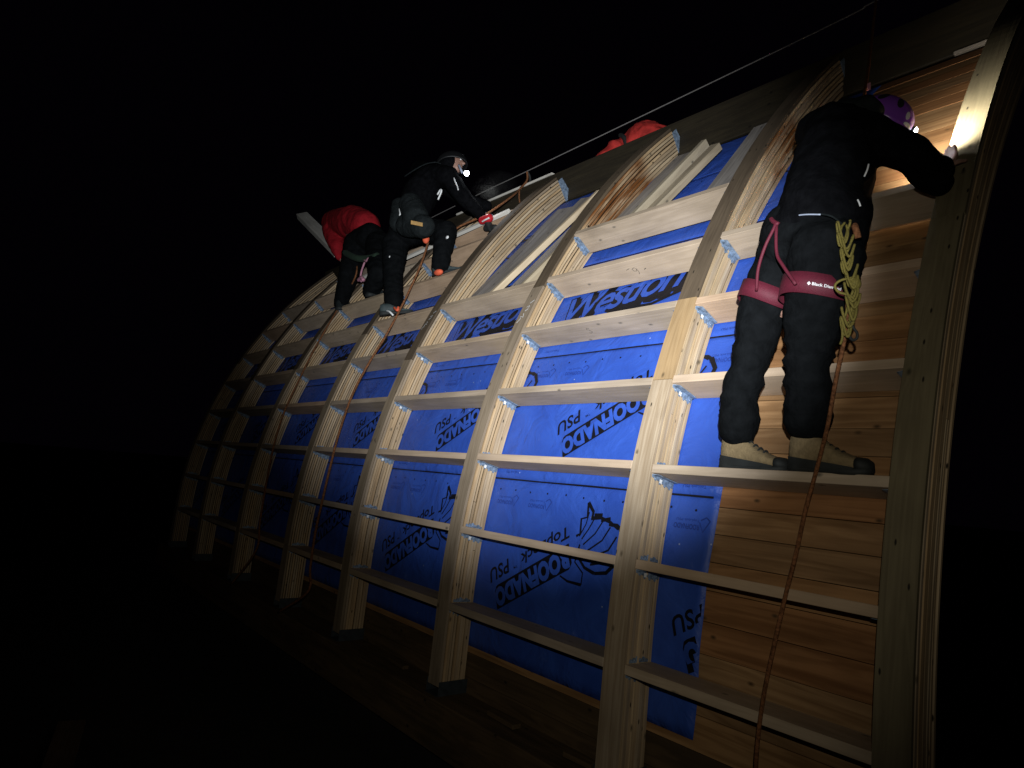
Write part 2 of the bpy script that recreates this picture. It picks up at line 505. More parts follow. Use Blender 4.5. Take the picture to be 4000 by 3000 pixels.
sheets = []
names = ["lowest", "second", "third", "fourth", "topmost"]
for c in range(5):
    s0, s1 = LINES[c], min(LINES[c + 1] + 0.02, 3.0)
    V, F, UV = [], [], []
    nx, ns = 180, 20
    for j in range(ns + 1):
        q = s0 + (s1 - s0) * j / ns
        up = (s1 - q) / (s1 - s0)
        for i in range(nx + 1):
            x = XL + 0.1 + (edge_x(q) - XL - 0.1) * i / nx
            V.append(on_sheet(x, q, 0.0012 * up)); UV.append((x, q))
    for j in range(ns):
        for i in range(nx):
            a = j * (nx + 1) + i
            F.append((a, a + 1, a + nx + 2, a + nx + 1))
    sh = solo("underlayment_sheet", V, F, BLUE, (0, 0, 0), UV, smooth=True)
    tag(sh, "blue printed roofing underlayment behind the ribs, %s course" % names[c], "underlayment", "blue underlayment courses")
    sol = sh.modifiers.new("thickness", 'SOLIDIFY'); sol.thickness = 0.0008; sol.offset = -1
    sheets.append(sh)


def text_mesh(body, size=1.0, offset=0.0, shear=0.0, spacing=1.0):
    cu = bpy.data.curves.new("txt", 'FONT')
    cu.body = body; cu.size = size; cu.offset = offset; cu.shear = shear; cu.space_character = spacing
    cu.resolution_u = 3
    o = bpy.data.objects.new("txt", cu); col.objects.link(o)
    bpy.context.view_layer.update()
    me = bpy.data.meshes.new_from_object(o.evaluated_get(bpy.context.evaluated_depsgraph_get()))
    V = [(q.co.x, q.co.y) for q in me.vertices]; F = [tuple(p.vertices) for p in me.polygons]
    bpy.data.objects.remove(o); bpy.data.curves.remove(cu); bpy.data.meshes.remove(me)
    return V, F


def fit_text(body, w, h, **kw):
    V, F = text_mesh(body, **kw)
    x0 = min(q[0] for q in V); x1 = max(q[0] for q in V); y0 = min(q[1] for q in V); y1 = max(q[1] for q in V)
    return [((q[0] - x0) / (x1 - x0) * w, (q[1] - y0) / (y1 - y0) * h) for q in V], F


def poly_fan(pts):
    return list(pts), [tuple(range(len(pts)))]


def stroke(pts, w0, w1=None):
    """flat tapered brush stroke through 2-D points"""
    w1 = w0 if w1 is None else w1
    V, F = [], []
    n_ = len(pts)
    for i, p in enumerate(pts):
        a = Vector(pts[min(i + 1, n_ - 1)]) - Vector(pts[max(i - 1, 0)])
        a = a.normalized(); nrm = Vector((-a.y, a.x))
        ww = (w0 + (w1 - w0) * i / (n_ - 1)) / 2
        V += [tuple(Vector(p) + nrm * ww), tuple(Vector(p) - nrm * ww)]
    for i in range(n_ - 1):
        F.append((2 * i, 2 * i + 1, 2 * i + 3, 2 * i + 2))
    return V, F


def merge2(*ps):
    V, F = [], []
    for p in ps:
        o = len(V); V += list(p[0]); F += [tuple(i + o for i in f) for f in p[1]]
    return V, F


def shift2(p, dx, dy, sc=1.0):
    return [(q[0] * sc + dx, q[1] * sc + dy) for q in p[0]], p[1]


def lay(name, shp, origin, ang, lift, mat, parent, uvkeep=False, xr=None):
    """print a flat 2-D shape on the sheet: origin (x, s), angle of its x axis"""
    c_, s_ = math.cos(ang), math.sin(ang)
    V, UV = [], []
    for (a, b_) in shp[0]:
        x = origin[0] + a * c_ - b_ * s_; q = origin[1] + a * s_ + b_ * c_
        V.append(on_sheet(x, q, lift)); UV.append((x, q))
    if xr is not None and max(v_[0] for v_ in V) > xr:
        # trim whatever would run past the cut edge of the sheet
        keep = [f_ for f_ in shp[1] if all(V[i][0] < edge_x(UV[i][1]) - 0.004 for i in f_)]
        if not keep: return None
        shp = (shp[0], keep)
    o_ = part(name, V, shp[1], mat, parent, UV)
    if name in ("printed_letters", "printed_lettering", "printed_emblem", "printed_script", "printed_script_shadow", "small_print", "nail_dots"):
        o_['kind'] = "stuff"
    return o_


# block-letter mark: black bar with knocked-out letters, second line below, whirlwind emblem before it
LET_W, LET_H = 0.575, 0.100
BARP = ([(-0.012, -0.02), (LET_W + 0.018, -0.02), (LET_W + 0.042, 0.02), (LET_W + 0.045, LET_H + 0.012), (0.03, LET_H + 0.012), (0.0, LET_H - 0.02)])
bar = ([], [])
for i in range(41):
    a = i / 40
    x_lo, x_hi = -0.012 + a * (LET_W + 0.04), a * (LET_W + 0.045)
    y_lo = -0.015 if a < 0.97 else -0.015 + (a - 0.97) * 0.9; y_hi = LET_H + 0.010 - max(0.0, 0.04 - a) * 0.6
    for j in range(5):
        b_ = j / 4
        bar[0].append((x_lo + (x_hi - x_lo) * b_, y_lo + (y_hi - y_lo) * b_))
for i in range(40):
    for j in range(4):
        bar[1].append((i * 5 + j, i * 5 + j + 1, i * 5 + j + 6, i * 5 + j + 5))
letters = fit_text("ROOFNADO", LET_W + 0.028, LET_H + 0.006, offset=0.062, shear=0.10, spacing=1.06)
line2 = merge2(shift2(fit_text("TopLock", 0.38, 0.080, offset=0.022, shear=0.25), -0.03, -0.122),
               shift2(fit_text("PSU", 0.185, 0.078, offset=0.022, shear=0.25, spacing=1.05), 0.44, -0.122),
               shift2(fit_text("TM", 0.03, 0.014, offset=0.01), 0.385, -0.06))
whirl = merge2(
    stroke([(-0.33, 0.05), (-0.30, 0.0), (-0.25, -0.05), (-0.19, -0.075)], 0.012, 0.02),
    stroke([(-0.20, -0.16), (-0.17, -0.09), (-0.13, -0.10), (-0.10, -0.03), (-0.07, -0.03)][::-1], 0.014),
    stroke([(-0.20, -0.16), (-0.215, -0.10), (-0.20, -0.075)], 0.022, 0.014),
    stroke([(-0.215, -0.08), (-0.26, -0.06), (-0.25, -0.035), (-0.30, -0.02), (-0.29, 0.005), (-0.33, 0.03), (-0.345, 0.06)], 0.02),
    stroke([(-0.345, 0.05), (-0.345, 0.12), (-0.28, 0.19), (-0.19, 0.215), (-0.12, 0.19)], 0.028, 0.016),
    stroke([(-0.12, 0.19), (-0.07, 0.14), (-0.05, 0.08), (-0.07, 0.03)], 0.018, 0.012),
    stroke([(-0.08, 0.02), (-0.02, 0.09), (-0.05, 0.16), (-0.02, 0.21)], 0.01, 0.008),
    stroke([(-0.02, 0.21), (0.06, 0.16), (0.10, 0.115)], 0.016, 0.008),
    stroke([(-0.19, -0.11), (-0.15, -0.06), (-0.09, -0.02)], 0.007), stroke([(-0.22, -0.07), (-0.16, -0.03), (-0.10, 0.0)], 0.008),
    stroke([(-0.26, -0.03), (-0.19, 0.01), (-0.10, 0.03)], 0.008), stroke([(-0.29, 0.02), (-0.22, 0.06), (-0.11, 0.07)], 0.009),
    stroke([(-0.31, 0.08), (-0.24, 0.12), (-0.13, 0.11)], 0.010), stroke([(-0.25, 0.15), (-0.18, 0.16), (-0.11, 0.14)], 0.012))
ANG = math.pi + math.radians(31.0)
PER = 1.245


def components(shp):
    """split a flat shape into its separate pieces"""
    par = list(range(len(shp[0])))

    def find(i):
        while par[i] != i:
            par[i] = par[par[i]]; i = par[i]
        return i
    key = {}
    for i, q in enumerate(shp[0]):
        k = (round(q[0], 5), round(q[1], 5))
        if k in key: par[find(i)] = find(key[k])
        else: key[k] = i
    for f_ in shp[1]:
        for i in f_[1:]: par[find(i)] = find(f_[0])
    out = {}
    for f_ in shp[1]: out.setdefault(find(f_[0]), []).append(f_)
    res = []
    for fs in out.values():
        idx = sorted({i for f_ in fs for i in f_}); m_ = {a: b_ for b_, a in enumerate(idx)}
        res.append(([shp[0][i] for i in idx], [tuple(m_[i] for i in f_) for f_ in fs]))
    return res


def big_mark(c, ox, os_):
    """(ox, os_) = lower left corner of the bar as it hangs upside down"""
    ca, sa = math.cos(ANG), math.sin(ANG)
    # bar's far end (text x = LET_W, y = LET_H) sits at (ox, os_)
    for k_ in range(-1, 6):
        X = ox - PER * k_
        a, b_ = LET_W + 0.045, LET_H + 0.012
        o = (X - (a * ca - b_ * sa), os_ - (a * sa + b_ * ca))
        if o[0] - 0.7 < XL: continue
        p = lay("printed_bar", bar, o, ANG, 0.0040, INK, sheets[c], xr=XE - 0.3)
        if k_ <= 2:
            for cmp_ in components(shift2(letters, 0.008, -0.003)):
                lay("printed_letter", cmp_, o, ANG, 0.0052, BLUE, sheets[c], xr=XE - 0.3)
            for cmp_ in components(line2):
                lay("printed_letter", cmp_, o, ANG, 0.0040, INK, sheets[c], xr=XE - 0.3)
            for cmp_ in components(whirl):
                lay("printed_stroke", cmp_, o, ANG, 0.0040, INK, sheets[c], xr=XE - 0.3)
            continue
        lay("printed_letters", shift2(letters, 0.008, -0.003), o, ANG, 0.0052, BLUE, sheets[c], xr=XE - 0.3)
        lay("printed_lettering", line2, o, ANG, 0.0040, INK, sheets[c], xr=XE - 0.3)
        lay("printed_emblem", whirl, (o[0] + 0.0, o[1]), ANG, 0.0040, INK, sheets[c], xr=XE - 0.3)


big_mark(0, -1.054, -0.815)
big_mark(1, -0.752, 0.068)
big_mark(3, -0.60, 1.70)

# script mark, knocked out of a heavy black shadow
swf = fit_text("Westform", 1.02, 0.225, offset=0.0, shear=0.42, spacing=0.86)
sbk = fit_text("Westform", 1.07, 0.27, offset=0.085, shear=0.42, spacing=0.86)
fil = fit_text("Westform", 1.02, 0.225, offset=0.016, shear=0.42, spacing=0.86)
for k_ in range(0, 6):
    o = (-1.135 - PER * k_, 0.985)
    a_ = math.radians(11)
    if o[0] < XL: continue
    lay("printed_script_shadow", shift2(sbk, -0.012, -0.034), o, a_, 0.0040, INK, sheets[2])
    lay("printed_script_shadow", shift2(sbk, 0.008, -0.058), o, a_, 0.0043, INK, sheets[2])
    if k_ <= 1:
        for cmp_ in components(fil): lay("printed_letter", cmp_, o, a_, 0.0054, BLUE, sheets[2])
    else:
        lay("printed_script", fil, o, a_, 0.0054, BLUE, sheets[2])
    lay("printed_swash", stroke([(0.22, -0.09), (0.45, -0.035), (0.66, -0.075), (1.0, -0.02)], 0.03, 0.02), o, a_, 0.0040, INK, sheets[2])

# course lines, nail dots and the small repeated print along each lap
for c in range(1, 5):
    q = LINES[c]
    xs = np.linspace(XL + 0.12, XE - 0.03, 90)
    V = [];
    strip = ([], [])
    for i, x in enumerate(xs):
        strip[0].extend([(x, q + 0.0045 + 0.001 * math.sin(x * 9)), (x, q - 0.0045)])
    strip[1].extend([(2 * i, 2 * i + 1, 2 * i + 3, 2 * i + 2) for i in range(len(xs) - 1)])
    lay("printed_line", strip, (0, 0), 0, 0.0036, INK, sheets[c])
    dots = []
    x = XL + 0.2
    while x < XE - 0.03:
        cx, cs = x + rng.uniform(-0.01, 0.01), q - 0.062 + rng.uniform(-0.004, 0.004)
        dots.append(poly_fan([(cx + 0.006 * math.cos(t), cs + 0.006 * math.sin(t)) for t in np.linspace(0, 2 * math.pi, 9)[:-1]]))
        x += 0.135
    lay("nail_dots", merge2(*dots), (0, 0), 0, 0.0036, INK, sheets[c - 1])
    small = merge2(shift2(fit_text("ROOFNADO", 0.13, 0.024, offset=0.03), 0, 0), shift2(fit_text("TopLock PSU", 0.12, 0.015, offset=0.01), 0.0, -0.026),
                   stroke([(-0.05, -0.02), (-0.02, 0.03), (0.0, -0.01)], 0.006), stroke([(-0.05, -0.02), (-0.03, -0.035), (-0.004, -0.02)], 0.006))
    for k_ in range(0, 6):
        lay("small_print", small, (0.165 - PER * k_ * 0.5 - 0.35 * (k_ % 2), q - 0.125), math.pi, 0.0036, FAINT, sheets[c - 1], xr=XE - 0.3)
    tiny = fit_text("TopLock PSU", 0.12, 0.018, offset=0.02)
    for k_ in range(0, 6):
        lay("small_print", tiny, (0.17 - PER * k_, q + 0.055), math.pi, 0.0036, FAINT, sheets[c], xr=XE - 0.3)

# ------------------------------------------------------------------ laminated ribs
ORD = ["first", "second", "third", "fourth", "fifth", "sixth", "seventh", "eighth"]
NPL = 9
SBOT = [-1.262] * 8
STOP = [3.12, 3.165, 3.115, 3.06, 3.06, 3.06, 3.06, 3.06]
RIBLAB = ["curved laminated pine rib at the right-hand roof end beside the purple helmet",
          "curved laminated pine rib, second from the right, beside the boots",
          "curved laminated pine rib, third from the right",
          "curved laminated pine rib, fourth from the right",
          "curved laminated pine rib, fifth from the right, brown rope along it",
          "curved laminated pine rib, sixth from the right",
          "curved laminated pine rib, seventh from the right, in deep shade",
          "leftmost curved laminated pine rib, fading into the darkness"]
ribs = []
STAIN = {1: (1.84, 2.42), 2: (1.72, 2.70)}
for r in range(8):
    rb = thing("arched_rib", RIBLAB[r], "rib", surf(RX[r], SBOT[r], 0.0), "laminated roof ribs")
    ribs.append(rb)
    th_ = DEP / NPL
    for p in range(NPL):
        # outermost layer is made of butted lengths
        cuts = [SBOT[r], STOP[r] - 0.0 * p]
        if p == 0:
            if r == 1: cuts = [SBOT[r], 0.415, 0.86, STOP[r]]
            else: cuts = [SBOT[r], rng.uniform(0.7, 1.25), STOP[r]]
        elif p in (3, 6):
            cuts = [SBOT[r], rng.uniform(-0.8, 2.2), STOP[r]]
        for a_, b_ in zip(cuts[:-1], cuts[1:]):
            x1 = RX[r] + rng.uniform(-0.0048, 0.0022); x0 = RX[r] - RW + rng.uniform(-0.002, 0.002)
            d0 = p * th_ + rng.uniform(0.0004, 0.0012); d1 = (p + 1) * th_ - rng.uniform(0.0028, 0.0058)
            if p == 0: d0 = rng.uniform(-0.0008, 0.0008)
            ns = max(3, int((b_ - a_) / 0.06))
            V, F, UV, ST = [], [], [], []
            ph = rng.uniform(0, 9)
            for i in range(ns + 1):
                q = a_ + 0.0012 + (b_ - a_ - 0.0024) * i / ns
                jx = 0.0013 * noise.noise(Vector((q * 2.2, ph, p)))
                jd = 0.0011 * noise.noise(Vector((q * 3.1, ph + 5, p)))
                for (x, d) in ((x0, d0), (x1 + jx, d0), (x1 + jx, d1 + jd), (x0, d1 + jd)):
                    V.append(surf(x, q, d * dep(q) / DEP)); UV.append((q, x + d))
                    sa = 0.0
                    if r in STAIN:
                        l_, h_ = STAIN[r]
                        sa = max(0.0, min(1.0, (q - l_) / 0.12)) * max(0.0, min(1.0, (h_ - q) / 0.1)) * (1.0 if p > 0 else 0.0)
                    ST.append(sa)
            for i in range(ns):
                for k in range(4):
                    F.append((i * 4 + k, i * 4 + (k + 1) % 4, i * 4 + 4 + (k + 1) % 4, i * 4 + 4 + k))
            F += [(3, 2, 1, 0), (ns * 4, ns * 4 + 1, ns * 4 + 2, ns * 4 + 3)]
            mt = PLY
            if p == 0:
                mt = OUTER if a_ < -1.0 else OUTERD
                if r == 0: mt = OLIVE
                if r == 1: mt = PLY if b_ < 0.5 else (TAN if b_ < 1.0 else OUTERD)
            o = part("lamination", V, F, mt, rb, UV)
            at = o.data.attributes.new("stain", 'FLOAT', 'POINT')
            at.data.foreach_set("value", ST)
    # dark glue lines, a little back from the faces
    for p in range(1, NPL):
        V, F, UV = [], [], []
        ns = 60
        for i in range(ns + 1):
            q = SBOT[r] + 0.003 + (STOP[r] - SBOT[r] - 0.006) * i / ns
            for (x, d) in ((RX[r] - RW + 0.005, p * th_ - 0.004), (RX[r] - 0.0078, p * th_ - 0.005), (RX[r] - 0.0078, p * th_ + 0.0013), (RX[r] - RW + 0.005, p * th_ + 0.0013)):
                V.append(surf(x, q, d * dep(q) / DEP)); UV.append((q, d))
        for i in range(ns):
            for k in range(4):
                F.append((i * 4 + k, i * 4 + (k + 1) % 4, i * 4 + 4 + (k + 1) % 4, i * 4 + 4 + k))
        part("glue_line", V, F, GLUE, rb, UV)
    # steel shoe at the foot
    V1, F1, U1 = [], [], None
    b0_ = surf(RX[r], SBOT[r], 0)
    vs = []
    for (lo, hi) in (((RX[r] + 0.0035, -0.115, -1.325), (RX[r] + 0.0065, 0.075, -1.225)), ((RX[r] - RW - 0.0065, -0.115, -1.325), (RX[r] - RW - 0.0035, 0.075, -1.225)), ((RX[r] - RW - 0.0032, -0.125, -1.299), (RX[r] + 0.0032, 0.075, -1.2945))):
        vs.append(bevel_box(lo, hi, 0.0008))
    V, F, UV = merge(*vs)
    part("steel_shoe", V, F, SHOEM, rb, UV)
    # hanger at the ridge end
    if r in (1, 2, 3, 4):
        hv = []
        for (d_lo, d_hi, sx) in ((0.03, DEP + 0.012, RX[r] + 0.0042),):
            pts = [(STOP[r] - 0.05, d_lo), (STOP[r] + 0.055, d_lo - 0.02), (STOP[r] + 0.075, d_hi - 0.05), (STOP[r] - 0.02, d_hi), (STOP[r] - 0.05, d_hi - 0.01)]
            pts = [(STOP[r] - 0.004, 0.035), (STOP[r] + 0.058, 0.03), (STOP[r] + 0.072, 0.15), (STOP[r] + 0.02, dep(STOP[r]) + 0.004), (STOP[r] - 0.035, dep(STOP[r]) + 0.003)]
            V = [surf(sx + 0.002, q, d) for q, d in pts] + [surf(sx - 0.001, q, d) for q, d in pts]
            n_ = len(pts)
            F = [tuple(range(n_)), tuple(range(2 * n_ - 1, n_ - 1, -1))] + [(k, (k + 1) % n_, n_ + (k + 1) % n_, n_ + k) for k in range(n_)]
        part("ridge_hanger", V, F, GALV, rb, [(0, 0)] * len(V))

# ------------------------------------------------------------------ blocking between the ribs
def bracket_mesh(flip):
    """serrated steel angle nailed to a rib face, local axes of a block: y inwards, z up the curve"""
    V, F = [], []
    sx = 1 if not flip else -1

    def plate(pts, x0, x1):
        o = len(V); n_ = len(pts)
        V.extend([(sx * x0, a, b_) for a, b_ in pts]); V.extend([(sx * x1, a, b_) for a, b_ in pts])
        F.append(tuple(o + k for k in range(n_))); F.append(tuple(o + 2 * n_ - 1 - k for k in range(n_)))
        for k in range(n_): F.append((o + k, o + (k + 1) % n_, o + n_ + (k + 1) % n_, o + n_ + k))
    y0, y1 = 0.012, DEP - 0.008
    low = [(y0, -0.0215)]
    nb = 9
    for i in range(nb):
        a = y0 + (y1 - y0) * i / nb; b_ = y0 + (y1 - y0) * (i + 1) / nb
        dep = (0.034, 0.042, 0.039, 0.052, 0.046, 0.055, 0.049, 0.056, 0.046)[i]
        low += [(a + 0.002, -dep), (b_ - 0.004, -dep - 0.003), (b_ - 0.001, -dep + 0.006)]
    low += [(y1, -0.0215)]
    plate(low, 0.0030, 0.0048)
    top = [(y1 - 0.02, 0.0215)]
    for i in range(6):
        a = y1 - 0.02 - (y1 - 0.02 - y0 - 0.015) * i / 6; b_ = y1 - 0.02 - (y1 - 0.02 - y0 - 0.015) * (i + 1) / 6
        dep = (0.034, 0.042, 0.037, 0.046, 0.041, 0.036)[i]
        top += [(a - 0.001, dep - 0.004), (a - 0.004, dep), (b_ + 0.003, dep + 0.001)]
    top += [(y0 + 0.015, 0.0215)]
    plate(top, 0.0030, 0.0048)
    # seat under the board
    o = len(V)
    for (x, y, z_) in ((0.003, y0, -0.0232), (0.034, y0 + 0.012, -0.0232), (0.034, y1 - 0.01, -0.0232), (0.003, y1, -0.0232), (0.003, y0, -0.0214), (0.034, y0 + 0.012, -0.0214), (0.034, y1 - 0.01, -0.0214), (0.003, y1, -0.0214)):
        V.append((sx * x, y, z_))
    F.extend([tuple(o + i for i in f_) for f_ in CUBE_F])
    # nail heads
    for (a, b_) in ((0.04, -0.034), (0.085, -0.04), (0.125, -0.044), (0.15, -0.036), (0.06, 0.031), (0.11, 0.033)):
        o = len(V)
        for k in range(6):
            t = 2 * math.pi * k / 6
            V.append((sx * 0.0048, a + 0.0045 * math.cos(t), b_ + 0.0045 * math.sin(t)))
        for k in range(6):
            t = 2 * math.pi * k / 6
            V.append((sx * 0.0068, a + 0.003 * math.cos(t), b_ + 0.003 * math.sin(t)))
        F.extend([(o + k, o + (k + 1) % 6, o + 6 + (k + 1) % 6, o + 6 + k) for k in range(6)]); F.append(tuple(o + 6 + k for k in range(6)))
    me = mesh_of("bracket", V, F, [(v_[1], v_[2]) for v_ in V]); me.materials.append(GALV)
    bm = bmesh.new(); bm.from_mesh(me); bmesh.ops.recalc_face_normals(bm, faces=bm.faces); bm.to_mesh(me); bm.free()
    return me


BRK, BRK2 = bracket_mesh(False), bracket_mesh(True)
sv, sf, su = bevel_box((0.0049, 0.066, -0.047), (0.0053, 0.084, -0.030), 0)
STK = mesh_of("sticker", sv, sf, su); STK.materials.append(WHITE)
BAYROWS = {0: 6, 1: 7, 2: 6, 3: 9, 4: 9, 5: 9, 6: 8}
board_me = {}
for bay in range(7):
    xa, xb = RX[bay + 1] + 0.0028, RX[bay] - RW - 0.0026
    v, f, uv = bevel_box((0, 0.0, -0.019), (xb - xa, DEP - 0.004, 0.019), 0.0018)
    me = mesh_of("blocking_board", v, f, uv); me.materials.append(PINE); board_me[bay] = me
    for row in range(BAYROWS[bay]):
        sq = (row - 2) * DS + rng.uniform(-0.006, 0.006)
        t = float(th(sq))
        e = thing("roof_blocking", "pine blocking board in %s row from bottom between %s and %s ribs from right" % (["first", "second", "third", "fourth", "fifth", "sixth", "seventh", "eighth", "ninth"][row], ORD[bay], ORD[bay + 1]),
                  "blocking", surf(xa, sq, 0.001 + rng.uniform(-0.002, 0.003)), "blocking boards between the ribs", rot=(t - math.pi / 2 + rng.uniform(-0.015, 0.015), 0, 0))
        o = link("board", board_me[bay], None, e)
        o2 = link("bracket", BRK, None, e, (-0.0055, 0, 0))
        if bay < 3 and row in (1, 2, 3, 4): link("sticker", STK, None, o2)
        link("bracket", BRK2, None, e, (xb - xa + 0.0055, 0, 0))
        if bay == 1 and row in (4, 5):
            st = [(0.0, 0.05), (0.02, 0.058), (0.03, 0.045), (0.02, 0.03), (0.005, 0.034), (0.0, 0.05)] if row == 5 else [(0.028, 0.055), (0.01, 0.06), (0.002, 0.048), (0.02, 0.036), (0.026, 0.022), (0.012, 0.012), (-0.004, 0.018)]
            sh_ = [stroke(st, 0.0028)]
            if row == 5: sh_ += [stroke([(0.03, 0.045), (0.031, 0.02), (0.022, 0.004)], 0.0028), stroke([(-0.04, 0.052), (-0.012, 0.060)], 0.0028), stroke([(0.075, 0.03), (0.092, 0.036)], 0.004)]
            mk = merge2(*sh_)
            mo = mesh_of("pencil_mark", [((0.66 if row == 5 else 0.50) + a, 0.115 - b_, -0.0197) for a, b_ in mk[0]], mk[1], [(0, 0)] * len(mk[0]))
            mo.materials.append(RUBBER); link("pencil_mark", mo, None, o)['kind'] = "stuff" 


# ------------------------------------------------------------------ ridge beam
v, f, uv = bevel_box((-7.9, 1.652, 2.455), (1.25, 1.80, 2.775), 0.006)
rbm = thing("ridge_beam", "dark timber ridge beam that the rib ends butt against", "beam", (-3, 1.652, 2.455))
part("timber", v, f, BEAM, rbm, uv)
v, f, uv = bevel_box((-4.35, 1.646, 2.7765), (-2.75, 1.70, 2.796), 0.002)  # pale strip added to paint the lamp-lit stretch of the beam edge
part("painted_lit_edge", v, f, LATH, rbm, uv)
v, f, uv = bevel_box((0.62, 1.628, 2.438), (0.84, 1.651, 2.458), 0.002)  # small paler strip, likewise painting a lit piece of the beam's edge
part("painted_lit_edge", v, f, GREY, rbm, uv)

# ------------------------------------------------------------------ loose boards standing in the open bays
def loose(label, x0, s0, d0, x1, s1, d1, width, thick, on_edge, mat):
    p0, p1 = surf(x0, s0, d0 + dep(s0) - DEP), surf(x1, s1, d1 + dep(s1) - DEP)
    nrm = surf(x0, (s0 + s1) / 2, 1.0) - surf(x0, (s0 + s1) / 2, 0.0)
    wd = nrm if on_edge else Vector((1, 0, 0))
    if isinstance(on_edge, float): wd = Matrix.Rotation(on_edge, 3, (p1 - p0).normalized()) @ Vector((1, 0, 0))
    v, f, uv = oriented_board(p0, p1, wd, width, thick)
    return tag(solo("loose_board", v, f, mat, p0, uv), label, "board", "loose boards in the open bays")


loose("wide weathered grey board lying flat in bay between third and fourth ribs", -2.36, 1.31, 0.128, -2.10, 2.56, 0.128, 0.235, 0.036, False, GREY)
loose("narrow grey board lapped over the wide grey one between third and fourth ribs", -2.13, 1.31, 0.092, -1.80, 2.52, 0.092, 0.185, 0.03, False, GREY)
loose("pale board on edge with a bright yellow edge between third and fourth ribs", -1.975, 1.30, 0.05, -1.60, 2.44, 0.05, 0.045, 0.034, True, PALE)
loose("slim grey board beside the bright edged one between third and fourth ribs", -1.87, 1.30, 0.112, -1.60, 2.12, 0.112, 0.13, 0.036, False, GREY)
loose("short pale offcut nearest the third rib, standing on the blocking", -1.755, 1.30, 0.11, -1.50, 2.02, 0.11, 0.032, 0.07, False, MIDW)
loose("wide grey board lying flat against the third rib, under the stained patch", -1.10, 1.73, 0.122, -0.98, 2.80, 0.122, 0.27, 0.036, False, GREY)
loose("knotty pale board standing on edge between second and third ribs", -0.895, 1.74, 0.065, -0.76, 2.66, 0.065, 0.085, 0.04, True, MIDW)
loose("pale board with a rounded top end beside the knotty one", -0.835, 1.74, 0.085, -0.66, 2.60, 0.085, 0.075, 0.05, False, MIDW)
loose("broad greyish board leaning close to the second rib", -0.32, 1.72, 0.10, -0.32, 2.72, 0.10, 0.235, 0.036, False, GREY)
# strip lying across the ribs in front of the two climbers
v, f, uv = oriented_board(surf(-5.02, 2.135, -0.025), surf(-2.625, 2.475, -0.012), (0, 0.5, 1), 0.034, 0.03)
tag(solo("lath", v, f, LATH, surf(-5.02, 2.135, -0.025), uv), "long pale lath laid across the ribs behind the climbers' legs", "lath")
# plank held up against the night sky
v, f, uv = oriented_board((-5.75, 0.93, 2.42), (-7.20, 0.93, 3.27), (0.35, 1, 0.45), 0.15, 0.075)
tag(solo("plank", v, f, LATH, (-5.75, 0.93, 2.42), uv), "grey plank sticking up into the sky behind the red jacket", "plank")  # white lath timber stands in for lamp light falling on the plank

# scraps at the foot of the roof
def scrap(name, label, cat, p0, p1, w_, t_, mat, wd=(0, 1, 0)):
    v, f, uv = oriented_board(p0, p1, wd, w_, t_, 0.002)
    return tag(solo(name, v, f, mat, p0, uv), label, cat)


scrap("wood_offcut", "short pale wood offcut on the sill between second and third ribs", "offcut", (-0.92, -0.02, -1.283), (-0.70, -0.03, -1.283), 0.05, 0.022, SILL)
scrap("wood_offcut", "small upright offcut on the sill, left of the second rib", "offcut", (-0.36, -0.03, -1.283), (-0.20, -0.02, -1.283), 0.04, 0.022, SILL)
scrap("wood_offcut", "little pale offcut on the sill between third and fourth ribs", "offcut", (-1.95, -0.02, -1.283), (-1.75, -0.03, -1.283), 0.04, 0.022, SILL)
scrap("scrap_board", "long pale scrap board lying on the dark ground at left", "board", (-2.9, -1.55, GZ + 0.04), (-2.1, -1.72, GZ + 0.04), 0.14, 0.03, SILL)

# ------------------------------------------------------------------ lifeline and ropes
def rope(name, label, pts, r, mat, cat="rope", sub=8):
    v, f, uv = tube(pts, r, 8, sub=sub)
    return tag(solo(name, v, f, mat, pts[0], uv, smooth=True), label, cat)


life = thing("lifeline", "thin steel lifeline cable running above the ridge beam", "cable", (-4.6, 1.65, 2.9))
v, f, uv = tube([(-7.6, 1.65, 2.80), (-4.149, 1.65, 2.908), (-3.1, 1.65, 2.928), (-0.19, 1.66, 2.995), (0.198, 1.65, 3.013), (1.2, 1.65, 3.03)], 0.005, 6)
part("cable", v, f, CABLE, life, uv, True)
v, f, uv = tube([(-3.14, 1.70, 2.776), (-3.14, 1.70, 2.88), (-3.14, 1.652, 2.935)], 0.011, 8)
part("post", v, f, RUBBER, life, uv, True)
rope("rope", "rusty brown rope hanging over the blocking below the purple helmet's wearer",
     [(0.9026, -0.1700, 0.5821), (0.8898, -0.1500, 0.4730), (0.8354, -0.1000, 0.3100), (0.7918, -0.0600, 0.1641), (0.7330, -0.0135, 0.0132), (0.7160, -0.0450, -0.1186), (0.7135, -0.0950, -0.2651), (0.6790, -0.0829, -0.3882), (0.6673, -0.1250, -0.5482), (0.6250, -0.1131, -0.7431), (0.6230, -0.1400, -0.9061), (0.6254, -0.1500, -1.0821), (0.60, -0.16, -1.25), (0.56, -0.22, GZ + 0.02), (0.3, -0.4, GZ + 0.02)], 0.0072, ROPE)
rope("rope", "brown rope rising from the purple helmet's wearer to the lifeline",
     [(0.7289, 0.3000, 1.4490), (0.6215, 0.5500, 1.7089), (0.4176, 1.0500, 2.1835), (0.2429, 1.5000, 2.7556), (0.19, 1.65, 3.008)], 0.0075, ROPE)
v, f, uv = bevel_box((-0.008, -0.001, -0.018), (0.008, 0.001, 0.018), 0.0005)
c_ = Vector((0.5790, 0.6900, 1.8373))
tag(solo("rope_tag", [Vector(q) + c_ for q in v], f, PINK, c_, uv), "small pinkish tag on the rope above the purple helmet", "tag")
